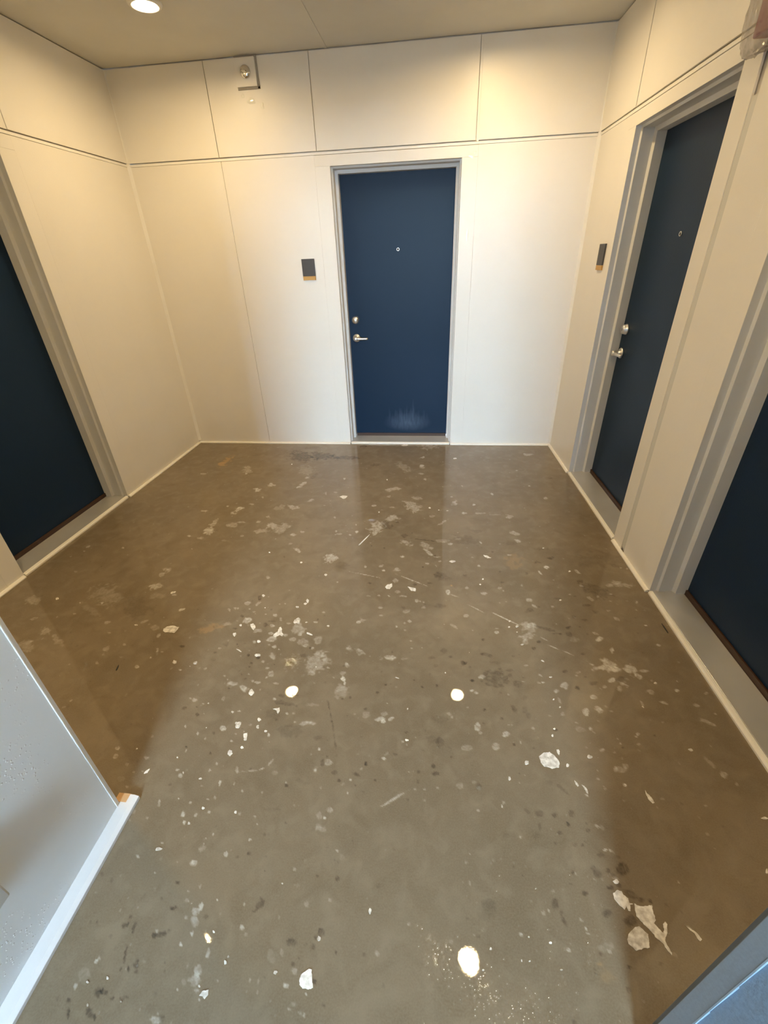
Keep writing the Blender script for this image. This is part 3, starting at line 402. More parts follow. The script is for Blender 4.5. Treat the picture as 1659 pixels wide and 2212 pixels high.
CHIPS='''-902,-509,10.2,5.8,1.99,1;-648,-1845,6.5,4.6,2.22,1;-419,-1935,8.5,6.8,2.38,1;-244,-2042,9.5,7.5,2.08,1;543,-340,16.8,14.8,-2.9,0.8;-18,-789,12.4,5.5,1.69,0.8;-22,-1314,7.9,5.6,1.76,0.8;336,-1236,9.7,8.8,1.46,1;401,-1265,6.4,4.7,1.51,0.8;461,-1271,7.1,6.3,-2.86,0.7;481,-1868,17.1,12,-2.99,0.8;1034,-1700,6.5,4.9,0.95,0.7;-245,-2041,9.6,7.5,2.08,0.9;-142,-2439,5.9,5,2.63,0.8;645,-2023,6,4.8,1.22,1;627,-2070,6,5.1,0.94,1;430,-2677,3,2.4,1.39,1;224,-2720,9.9,2.2,2.8,0.7;1134,-1921,8,5.6,-2.66,0.9;1027,-2169,6.8,5,0.86,0.9;739,-2382,5.6,4.4,0.97,0.8;772,-2413,4.6,3.4,1.09,0.8;784,-2489,7.4,5.2,-2.8,0.7;778,-2373,8.3,6.7,-2.36,0.8;748,-2341,6.5,5.1,1.05,0.8;858,-2579,8.2,4,2.44,0.7;874,-2664,6,4.3,-2.67,0.7;-545,-2242,11.6,6.9,2.08,0.9;-292,-2267,16.1,7,1.88,0.8;-298,-2289,9.4,7.7,2.4,0.9;-334,-2317,8.9,7.1,2.68,0.7;-503,-2335,4,3,2.59,0.8;-583,-2467,8.1,5.8,2.49,0.95;-306,-2416,20.6,16.6,2.41,0.8;-256,-2423,6.9,4.6,3.06,0.7;-141,-2440,6.9,5.8,2.77,0.7;-589,-2529,14.2,7.2,2.09,0.8;-222,-2498,16.1,5.8,2.75,0.85;-453,-2564,10.7,7.5,2.23,0.9;-527,-2625,18.5,2.7,2.68,0.8;-429,-2646,13.1,8.8,2.95,0.9;-141,-2691,3.8,2.9,2.06,0.8;-383,-2843,15.9,10.8,1.88,0.9;-204,-2841,5.3,4.3,2.42,0.8;-425,-2939,6.2,4.5,2.66,0.7;-543,-2909,3.9,2.7,2.59,0.8;-305,-2962,8.6,6.4,2.38,0.95;-300,-2993,8.1,5.7,2.23,0.8;-262,-3008,6.3,4.4,2.95,0.8;-381,-2991,15.6,11.4,2.53,0.75;-329,-3079,6.8,4.9,2.38,0.95;-501,-3014,2.8,1.9,2.47,0.7;-432,-3202,5.9,3.6,2.96,0.7;-504,-3188,5.2,2.2,2.16,0.7;-554,-3137,3.6,2.4,2.56,0.8;-378,-3293,5.8,4,2.57,0.9;-403,-3341,5.1,3.4,2.7,0.75;-264,-3295,5.4,3.9,2.45,0.85;283,-2997,7.5,4,2.86,1;278,-2866,5,2.7,1.62,0.7;644,-3105,7,4.7,1.24,0.7;710,-3044,7.6,5.1,1.17,0.8;431,-2677,2.5,2.3,-2.42,0.9;1294,-2660,6.9,4,-2.74,0.8;1201,-2780,5.4,3.3,1.85,0.7;862,-2774,4,2.8,1,0.9;879,-2808,4.1,3,-2.35,0.8;837,-2904,4.8,3.5,-2.38,1;824,-2932,5.8,3.8,1.1,0.85;712,-3044,8.7,6.4,1.01,0.8;852,-3041,7.1,4.8,0.97,0.9;937,-3003,10,6.1,-2.78,0.8;1026,-3093,5.5,4.1,-2.32,0.75;-195,-3689,3.3,2.3,2.6,0.7;-147,-3641,5.8,2.8,2.51,0.9;-144,-3630,2.9,2.4,1.9,0.7;-437,-3699,3.9,2.8,2.79,0.7;-484,-3711,3.9,2.1,2.9,0.7;-456,-3748,3.6,2,2.66,0.7;-376,-3734,2.8,1.5,2.94,0.7;-204,-3587,4.9,1.8,2.64,1;-11,-3646,5,3.5,3,0.75;85,-3572,5.3,4.6,2.65,0.75;-50,-3466,2.7,2,2.93,0.7;213,-3502,7.2,3.7,1.72,0.8;608,-3198,3.5,2.4,1.24,0.7;906,-3369,9.2,4.9,-2.85,0.85;537,-3547,3.3,2.6,0.91,1;693,-3520,4.2,2.5,-2.85,1;639,-3514,2.7,1.7,-2.85,0.7;613,-3562,2.6,1.4,1.31,0.8;633,-3561,2.6,1.6,-2.86,0.8;709,-3569,3.4,1.6,-2.95,0.7;514,-3589,2.9,2,-2.86,0.8;1420,-3157,12.2,3.1,-3,0.8;1340,-3303,8.4,2.5,0.97,0.8;1300,-2946,7.4,6.1,-3.08,0.7;-1692,-2345,13.8,6.6,2.53,0.85;-1063,-2251,13.5,9.5,-2.76,0.85;-1121,-2505,8.7,4.4,3,0.75;-798,-2715,12.4,7.7,2.46,0.75;-699,-2712,8.9,8,2.09,0.75;-726,-3119,3.5,2.5,-3.07,0.7;-463,-3418,9.5,5.4,3.13,0.7;-554,-3137,3.7,2.4,2.45,0.8'''  # one bright sliver is a lamp's floor reflection put in as paint
DARK='''-542,-1886,12.2,7.9,2.07,0.4;-865,-332,144.8,100.7,2.35,0.55;-666,-321,133.3,73.9,2.89,0.55;-463,-342,126.4,35.3,3.06,0.5;-638,-731,60.7,16.4,-1.76,0.25;-811,-125,66.6,33.8,3.08,0.2;-322,-43,57,49.9,2.58,0.4;54,-1493,56.9,37.7,1.71,0.35;-146,-498,36.8,33.2,2.24,0.25;176,-1609,23.7,21.7,1.71,0.3;561,-1639,91.6,50.3,2.83,0.2;645,-1530,36.2,20.1,-3.03,0.2;841,-1661,41.5,24.3,-2.98,0.2;64,-1755,8.6,8.2,2.32,0.5;-20,-1735,7.4,5.6,1.8,0.5;725,-1757,8.4,6.5,1.21,0.4;309,-1935,7.8,7.4,-2.8,0.5;379,-1815,7,6.6,1.02,0.5;894,-1948,11,8.5,0.95,0.35;967,-1849,16.7,12.3,-2.73,0.3;1061,-1794,19.7,10.9,-2.95,0.3;1013,-1711,46.8,14.1,-3.06,0.2;406,-2005,31.5,20,-3.03,0.25;550,-1995,13,11.5,-2.49,0.3;1285,-714,16.3,11.7,-2.8,0.4;119,-1446,11.7,11.3,2.19,0.3;17,-2099,18.8,11.6,-3.12,0.5;351,-2074,13.6,9.6,-3.03,0.4;403,-1997,25.3,20.1,-2.97,0.25;440,-2034,31.2,24.4,-2.95,0.2;541,-1993,10.4,9.1,1.08,0.3;309,-1935,7.8,7.4,-2.8,0.4;331,-2247,11.6,6.8,-3.05,0.35;409,-2255,28.7,11.7,-3.06,0.25;220,-2281,8.6,8.3,-3.07,0.3;608,-2471,9,7.7,0.82,0.35;595,-2440,6,5,1.05,0.3;361,-2513,18.2,8.2,-3.05,0.2;428,-2551,19.9,15.1,1.44,0.3;453,-2585,15.1,8.9,-3.01,0.35;368,-2601,12.5,7.6,-3.03,0.2;509,-2619,17.8,15.2,1.14,0.55;537,-2637,7.4,5.9,-2.8,0.3;598,-2562,7.7,6.2,-2.72,0.3;633,-2564,9.8,8.2,-2.33,0.3;153,-2692,4.8,4.4,1.87,0.4;178,-2760,4.7,3.9,-3.11,0.5;296,-2725,7.2,5.7,-3.01,0.35;333,-2757,6.8,6.4,0.97,0.4;394,-2743,11.2,3.7,1.57,0.35;542,-2708,9.9,8.6,-2.44,0.35;147,-2800,6.5,5.4,3.14,0.4;-168,-1949,35.1,30.8,2.54,0.15;190,-2583,4.6,3.6,1.69,0.4;271,-2575,5.2,3.6,1.61,0.3;653,-2604,24.5,9.2,-3.03,0.2;271,-2094,9.5,9.2,1.35,0.4;388,-2640,7.6,7.1,-2.33,0.25;892,-1960,10.8,8.1,1.05,0.4;746,-1949,6.4,4.8,1.19,0.3;1060,-1796,15.8,12,-2.48,0.35;968,-1846,15.3,11.9,-2.52,0.25;1404,-1856,25.7,14,-2.89,0.25;1224,-2076,68.8,49.3,2.79,0.3;1169,-2006,19,12.6,-2.76,0.3;1009,-2157,20.2,8.5,-3.01,0.3;1107,-2133,11.8,6.8,-2.9,0.4;1148,-2199,15.9,8.1,-2.94,0.4;1179,-2241,22,15.3,-2.49,0.3;859,-2256,28.4,17.4,-2.91,0.35;908,-2228,10.3,6.4,-2.89,0.35;1067,-2289,9.3,6.7,-2.43,0.3;1112,-2307,15.3,7.4,-2.95,0.35;1018,-2363,12.2,8.9,-2.4,0.6;1073,-2356,7.2,5.1,-2.47,0.3;1098,-2401,7.1,4.9,-2.5,0.4;1009,-2408,16.8,11.8,-2.65,0.3;970,-2411,8.1,5.4,-2.79,0.4;915,-2383,44.2,10.9,2.74,0.35;956,-2408,20.8,5.7,-3.04,0.3;863,-2466,11.3,8.6,-2.47,0.6;833,-2508,10.9,8.2,0.95,0.6;1046,-2523,12.6,6.2,-2.94,0.3;736,-2560,10,5,-2.99,0.25;613,-2560,20.1,10.2,-3,0.25;516,-2618,11.4,9.5,1.19,0.45;939,-2630,11.1,7.7,-2.69,0.4;1020,-2651,8,5.3,-2.7,0.3;1039,-2682,27.7,8.8,-3.02,0.25;971,-2711,10,6.9,-2.61,0.4;608,-2471,6.5,5.3,-2.65,0.3;542,-2708,9.5,6.7,-2.91,0.3;761,-2674,9.7,6.7,-2.82,0.25;747,-2043,9.3,6.6,-2.88,0.3;1159,-2652,19.3,10.7,-2.84,0.3;1357,-1789,143.7,74.3,-2.93,0.15;656,-2682,62.2,39.6,-2.92,0.35;712,-2642,33.6,8.9,-3.05,0.3;726,-2710,28.9,21.3,-2.74,0.25;-558,-2265,16.9,8.1,2.01,0.55;-466,-2346,9.9,7.2,2.87,0.5;-599,-2405,10.8,7.3,2.29,0.45;-678,-2466,6.2,4,2.32,0.4;-713,-2490,10,4.7,2.12,0.4;-459,-2456,16.3,12.4,2.61,0.45;-607,-2490,13.1,8.6,2.92,0.45;-435,-2427,16.2,7.7,3.13,0.4;-470,-2649,8,5.6,2.31,0.6;-420,-2661,10.6,8,2.56,0.65;-442,-2692,6.2,4.6,2.7,0.5;-442,-2712,4.2,3.1,2.44,0.5;-551,-2589,6.3,4.3,2.34,0.5;-540,-2602,6.4,4.6,2.48,0.55;-635,-2646,9.2,6.1,2.83,0.35;-627,-2687,10.3,7,2.78,0.2;-460,-2758,5.7,4.2,2.59,0.4;-603,-2596,20.1,13.1,2.91,0.3;-487,-2832,5.9,4.1,2.47,0.5;-631,-2937,10.7,7.5,-2.82,0.45;-583,-2929,4.7,2.9,2.31,0.4;-566,-2961,9.3,6.3,2.59,0.6;-812,-2622,11.5,6.5,2.98,0.35;-217,-2629,20,12.9,3.08,0.3;-195,-2584,5.8,4.9,2.41,0.4;-105,-2689,7.1,4.9,3.08,0.4;-18,-2674,7,4.9,3.12,0.4;38,-2830,7.6,6.8,2.8,0.4;7,-2842,5.7,5.1,2.69,0.5;-178,-2368,6.6,4.5,1.94,0.3;-205,-2398,6.6,5.4,2.21,0.3;-250,-2849,12,7.9,3.04,0.3;-250,-2878,21.1,10.4,-3.14,0.3;-213,-2885,20.8,7.2,-3.09,0.3;-331,-2692,4.8,3.7,2.37,0.6;-185,-2841,6.8,5.2,2.9,0.3;-173,-2892,4.8,3.9,2.76,0.3;-121,-3197,7.8,5.9,2.19,0.65;-15,-3108,12.3,6.4,1.85,0.35;35,-3135,9.8,8.4,2.86,0.3;108,-3136,14.2,5.2,2.73,0.3;100,-3123,3.1,2.4,1.85,0.4;58,-3165,5.1,4.1,3.04,0.45;-18,-3023,9.4,5.3,-3.12,0.35;-54,-3017,17.1,8.9,-3.11,0.2;-164,-3000,39.9,27,3.04,0.18;-46,-2968,3.4,2.9,2.26,0.4;-14,-2946,4,3.4,2.2,0.4;-2,-3086,4,3.5,2.45,0.3;116,-3176,3.5,3.2,2.75,0.3;-70,-3179,27.5,9.4,-3.08,0.12;-89,-3311,3.1,2.4,2.77,0.35;-542,-3095,3.6,2.2,2.38,0.5;-439,-3110,4.5,1.6,2.06,0.4;-259,-2931,24.2,18.6,2.76,0.18;87,-3305,2.5,1.9,3.1,0.4;-139,-3275,22.4,6.8,-3.07,0.12;142,-3096,8.8,6.8,1.8,0.65;113,-3135,10.5,5.3,2.5,0.35;184,-3153,4.7,4.5,2.85,0.5;117,-3175,3.5,2.9,3.05,0.35;147,-3194,3.1,2.8,2.86,0.4;146,-2802,6.5,5.6,1.81,0.55;38,-2831,4.9,4.5,2.31,0.5;179,-2759,4.5,3.8,1.74,0.5;199,-2753,2.8,2.4,1.7,0.4;335,-2759,6.6,5.6,1.48,0.4;297,-2725,5.2,4.8,1.44,0.35;394,-2745,11.1,3.7,1.57,0.35;542,-2709,9.3,7.3,1.26,0.4;112,-2880,5.6,5.3,2.27,0.35;281,-2967,6.3,5.9,1.48,0.35;351,-2952,6.5,5.9,1.28,0.3;382,-3085,9.9,7.8,-2.92,0.6;389,-3111,9.7,5.3,-3.02,0.55;332,-3109,7.8,6.2,-2.97,0.4;246,-3055,7.3,5,-3.05,0.35;345,-3032,6.5,4.2,-3.02,0.35;333,-3142,7.5,6.9,1.34,0.25;447,-3047,4.9,4,-2.8,0.4;405,-2996,19.6,14.4,1.47,0.3;377,-2990,25,13.1,-3.03,0.2;582,-2844,7.1,4.7,0.9,0.5;574,-2903,3.8,2.5,1.35,0.35;644,-2878,7.1,5.6,1.03,0.45;702,-2836,16.3,15.9,2.19,0.35;678,-2980,6.4,4.9,1.04,0.6;682,-3083,5.7,4.3,-2.64,0.4;537,-3140,9.4,7.3,1.22,0.3;464,-3094,4,3.4,-2.69,0.25;519,-3071,4,3.1,-2.81,0.3;132,-2931,3.5,2.9,3.12,0.4;410,-2900,43.4,14.3,-3.05,0.12;840,-2908,7.9,5.2,-2.78,0.5;970,-2710,10,6.9,-2.61,0.45;1042,-2681,18.6,7.6,-2.98,0.25;1065,-2957,5.1,3.3,0.82,0.5;1197,-2899,4.6,2.7,-2.66,0.4;681,-3083,5.4,4.2,-2.51,0.4;748,-2777,18.5,12.6,-2.82,0.2;741,-2833,16.1,12,1.02,0.2;749,-2852,17.8,10.3,1.27,0.25;805,-3116,15.7,6,2.28,0.25;826,-3132,12.2,6,2.27,0.3;779,-3107,10,6.9,-2.71,0.2;899,-3033,3.3,2.2,-2.7,0.3;747,-2988,6.2,4.1,-2.83,0.3;-342,-3550,11,3.5,-3.03,0.6;-386,-3533,7.1,2.3,2.69,0.4;-359,-3493,5.1,3.2,2.89,0.6;-456,-3598,8,4.4,-2.88,0.6;-450,-3592,3.8,2.3,2.68,0.6;-482,-3623,4.7,2.5,2.97,0.55;-451,-3581,2.9,1.7,2.84,0.4;-557,-3602,6.6,3.7,2.84,0.5;-539,-3600,8.8,3,2.07,0.55;-542,-3588,4.7,2.6,1.94,0.35;-348,-3606,16,4.8,-2.96,0.6;-363,-3610,7.1,4.4,2.55,0.65;-328,-3596,4.8,4.1,2.62,0.6;-428,-3601,11.2,3.9,1.81,0.5;-382,-3670,10.3,5.2,-3.14,0.55;-378,-3662,6.3,3.9,2.72,0.6;-395,-3676,10.8,4.5,2.27,0.55;-418,-3658,19.2,3.6,1.91,0.6;-414,-3680,5.2,4,2.21,0.6;-446,-3725,9.2,5.2,2.64,0.65;-432,-3723,9.4,3.1,3,0.65;-440,-3733,5.4,2.7,3.03,0.5;-401,-3732,5,3,-3.05,0.55;-383,-3729,3.5,2.1,2.64,0.4;-371,-3727,7.9,1.6,-2.94,0.55;-366,-3726,3.7,2.1,2.93,0.5;-509,-3746,6,3.3,2.72,0.6;-494,-3766,12.7,3.1,2.22,0.65;-443,-3759,9.2,5,2.57,0.6;-425,-3766,9.1,2.3,2.57,0.5;-298,-3713,6.2,3.8,2.87,0.2;-260,-3750,6.6,4.1,2.88,0.5;-296,-3673,5.2,3.3,2.83,0.3;-599,-3495,6.7,3.8,2.62,0.4;-561,-3507,6.7,2.3,1.95,0.35;-504,-3548,3.6,2,2.9,0.3;-540,-3746,2.9,1.5,2.91,0.3;-574,-3618,3.4,1.7,2.99,0.3;-242,-3559,8.1,4.6,3.05,0.3;-305,-3657,2.5,1.5,2.41,0.4;-370,-3682,4.3,2.3,3.01,0.35;-299,-3735,10.2,5.3,3.05,0.15;-453,-3644,4.1,2.3,2.88,0.2;92,-3652,4.1,3.3,2.12,0.7;86,-3555,8.9,7.3,2.13,0.55;75,-3571,4.3,3.1,3.07,0.4;74,-3589,6.4,5.4,1.66,0.45;12,-3586,12.1,7.6,3.11,0.5;23,-3587,4.3,3,3.04,0.4;-96,-3517,15.4,12.6,1.31,0.45;-108,-3534,10.6,2.5,-2.92,0.4;-133,-3536,5.8,2.6,1.5,0.3;-175,-3402,8.4,6,2.87,0.5;-207,-3415,3.6,2.5,2.93,0.3;-121,-3406,2.8,1.7,3.09,0.3;-113,-3440,3.1,2.1,3,0.45;48,-3438,6.1,4.7,2.99,0.5;108,-3439,6,5.1,2.09,0.45;102,-3400,9.5,3.9,3.02,0.45;91,-3394,3.4,2.3,-3.14,0.3;124,-3690,6.7,5.8,2.25,0.45;143,-3489,2.9,2.2,3.11,0.3;30,-3627,3,2.2,2.11,0.6;42,-3614,2,1.4,2.05,0.5;136,-3594,2.2,1.7,1.97,0.5;209,-3590,1.9,1.7,1.96,0.4;-146,-3349,5.3,4.1,2.78,0.25;721,-3207,16.7,11,-2.8,0.35;720,-3241,13.2,6,1.31,0.35;687,-3204,12.6,5.3,2.72,0.25;771,-3207,8,5.8,-2.48,0.5;777,-3257,12.6,10.1,-2.27,0.45;807,-3231,7.6,4.5,1.73,0.6;825,-3199,9.9,7.5,1.51,0.4;757,-3288,5.7,3.9,-2.72,0.4;813,-3287,7.3,4.9,-2.67,0.35;836,-3285,8,5.4,-2.65,0.35;864,-3243,6.3,4.3,-2.5,0.35;865,-3223,5,3.1,1.03,0.35;721,-3437,14,11.1,-2.49,0.5;738,-3472,10.9,6.3,1.8,0.5;735,-3456,5.4,3.7,0.94,0.35;790,-3358,5.6,3.9,-2.6,0.45;811,-3405,9.2,5.7,-2.77,0.5;852,-3341,7.2,4.8,-2.58,0.45;860,-3358,14.7,9.6,-2.64,0.4;892,-3345,7.2,4.7,0.8,0.4;904,-3354,7.1,3.6,2.36,0.4;935,-3336,19.2,12.4,-2.46,0.55;936,-3324,10.1,5.2,-2.86,0.5;886,-3385,9.6,4.4,-2.92,0.5;912,-3377,7.1,4.5,-2.59,0.5;857,-3446,13.3,10.6,-2.58,0.6;918,-3452,16.1,9.5,-2.73,0.45;936,-3395,15.6,7.4,2.93,0.5;968,-3404,12.7,5.9,-2.9,0.5;530,-3473,24.4,20.1,-2.49,0.15;533,-3456,15.9,11.8,-2.78,0.1;507,-3526,6.5,5.1,1.17,0.3;542,-3540,3.1,2.4,-2.58,0.5;645,-3379,3.3,2.1,-2.86,0.35;622,-3361,2.8,2.1,-2.66,0.25;703,-3273,11.2,8.3,-2.55,0.15;605,-3280,14,9,-2.89,0.12;791,-3321,14.6,10.2,-2.57,0.12;882,-3307,10.2,4.9,-2.91,0.3;815,-3528,4.9,3.1,-2.7,0.5;879,-3547,5,3.1,0.8,0.45;793,-3561,7.2,3.8,-2.87,0.4;479,-3492,6.2,4.6,-2.84,0.25;962,-3364,4,2.2,-2.81,0.3;738,-3330,4.8,3.2,-2.76,0.2;777,-3387,3.5,2.2,1.03,0.25;932,-3307,5.7,3.6,-2.68,0.3;862,-3586,8.8,5.4,0.82,0.5;793,-3567,8,5.3,-2.49,0.5;879,-3547,5.7,3.4,-2.7,0.4;958,-3533,6.7,3.5,-2.8,0.3;1024,-3410,9.2,5.2,2.35,0.3;982,-3405,10.3,5.6,-2.78,0.6;717,-3656,5.1,3.1,-2.8,0.5;-1193,-2387,106.7,58.8,2.44,0.15;-811,-2623,10.1,6.6,2.69,0.35;-458,-3411,6.7,1.8,-3.08,0.35;-531,-3230,5.4,4.1,-2.7,0.3;-513,-3253,6.8,3.6,3.03,0.15;-542,-3096,2.9,1.4,2.2,0.4;-570,-3379,2.4,1.3,2.95,0.3'''
LINES='''-47,-1608,-101,-1738,6.9,0.9;206,-1634,395,-1664,3.9,-0.5;-91,-2008,70,-2048,3.3,0.45;156,-2008,336,-2101,4.8,0.6;456,-2160,514,-2185,3.6,0.25;541,-2229,616,-2281,4.9,0.4;655,-2278,805,-2376,4.7,0.6;877,-2436,917,-2467,3.6,0.35;896,-2479,952,-2511,3.5,0.4;958,-2511,1015,-2546,3.4,0.35;-303,-3167,-240,-3156,4.8,0.3;-240,-3156,-211,-3141,4,0.4;-211,-3141,-195,-3109,2.8,0.35;-55,-2847,-13,-2947,1.5,-0.35;-13,-2947,30,-3071,1.4,-0.3;208,-3237,293,-3180,3.2,0.4;-431,-3515,-457,-3558,0.9,-0.2;1464,-2306,1467,-2369,3.9,-0.8;-1048,-2751,-1040,-2783,4,-0.8'''
FLAKES='''0.9|888.9,-3396.6 901.8,-3389.1 913.3,-3390.5 916.4,-3398.9 925.9,-3405.5 925.4,-3415.3 935.1,-3416.8 925.1,-3420.2 921.8,-3433.6 916.3,-3433.0 915.6,-3422.3 908.1,-3431.4 896.4,-3423.0 888.5,-3411.6;0.85|938.4,-3415.2 951.2,-3420.0 970.0,-3418.2 984.4,-3413.8 982.0,-3428.9 982.2,-3446.4 974.3,-3452.9 982.3,-3463.4 989.6,-3471.1 995.7,-3464.9 996.9,-3453.5 1004.8,-3447.0 1008.9,-3452.3 996.3,-3475.9 989.1,-3484.9 989.7,-3495.6 995.6,-3509.5 993.7,-3514.1 986.9,-3506.5 980.8,-3492.4 968.8,-3484.1 960.1,-3471.2 952.6,-3463.5 942.4,-3453.2 933.9,-3442.4;0.75|892.5,-3494.4 902.9,-3479.7 919.2,-3468.2 934.9,-3463.9 942.5,-3471.6 950.6,-3477.7 946.9,-3491.8 943.8,-3504.1 925.1,-3508.7 907.6,-3514.4 901.3,-3508.4 893.1,-3502.5;0.85|1053.4,-3448.0 1066.7,-3456.8 1073.8,-3460.0 1079.4,-3466.3 1083.5,-3475.5 1077.3,-3479.4 1072.4,-3473.9 1070.1,-3464.2 1062.0,-3459.5;1|66.9,-3635.1 73.1,-3630.8 80.7,-3631.7 86.3,-3650.2 91.6,-3663.3 81.2,-3666.9 65.5,-3667.0 56.7,-3661.0 54.0,-3651.5 56.0,-3643.3;0.85|759.4,-3017.9 780.0,-3001.7 800.3,-2997.8 813.5,-3009.0 822.0,-3022.5 826.2,-3038.1 819.1,-3052.4 795.2,-3058.4 769.9,-3052.9 761.4,-3037.8;1|109.3,-2128.4 117.5,-2106.0 143.1,-2094.7 146.4,-2116.5 136.4,-2140.6 118.1,-2141.9;0.9|232.5,-2115.4 254.2,-2121.5 277.0,-2126.5 276.9,-2149.6 252.7,-2149.4 242.7,-2133.5;0.9|666.9,-1793.2 688.0,-1799.9 711.1,-1818.8 689.0,-1824.6 673.9,-1812.0;0.85|1085.9,-3102.8 1087.2,-3113.3 1096.7,-3124.6 1099.7,-3141.5 1092.6,-3143.8 1085.0,-3132.6 1083.3,-3118.9;0.85|861.7,-3091.5 869.0,-3099.0 872.5,-3108.9 867.4,-3111.9 862.4,-3103.2;0.85|882.1,-3104.4 890.1,-3108.0 896.3,-3118.2 895.9,-3132.4 891.4,-3129.3 888.1,-3115.4;0.95|-535.5,-2457.5 -525.3,-2450.5 -511.4,-2459.6 -502.2,-2478.0 -505.6,-2494.9 -528.6,-2472.3;0.9|-383.0,-2469.2 -376.5,-2462.7 -366.6,-2475.5 -359.7,-2497.4 -348.5,-2511.2 -351.0,-2524.5 -364.9,-2516.1 -379.4,-2531.7 -395.4,-2525.7 -394.7,-2511.0 -381.4,-2491.6;0.8|-964.0,-2520.0 -955.3,-2504.0 -932.3,-2496.9 -890.2,-2503.0 -891.6,-2522.2 -893.0,-2541.1 -922.0,-2541.7 -945.8,-2541.3 -958.5,-2534.7;1|-351.8,-1099.6 -331.9,-1077.1 -291.4,-1084.4 -298.7,-1115.2 -313.1,-1130.0;1|-645.5,-3203.4 -642.9,-3193.4 -633.5,-3185.1 -632.4,-3189.5 -634.0,-3200.1 -642.6,-3204.4;0.9|826.0,-2987.3 834.3,-2985.3 836.3,-2993.4 831.2,-3007.5 828.2,-3003.6 826.1,-2995.6;0.9|-344.3,-3026.6 -330.9,-3020.8 -325.7,-3036.3 -322.8,-3050.5 -330.8,-3052.5 -339.9,-3037.6;0.85|-375.5,-3099.9 -372.3,-3092.4 -362.6,-3094.5 -354.9,-3104.5 -360.0,-3115.9 -371.1,-3110.1;0.85|-265.1,-2911.8 -239.8,-2903.0 -235.0,-2917.9 -238.4,-2933.2 -249.5,-2916.5;0.85|-187.0,-3705.1 -182.7,-3696.0 -168.1,-3692.6 -165.6,-3701.0 -171.8,-3709.2 -178.2,-3705.1'''



def parse(s):
    return np.array([[float(t) for t in e.split(',')] for e in s.split(';')])


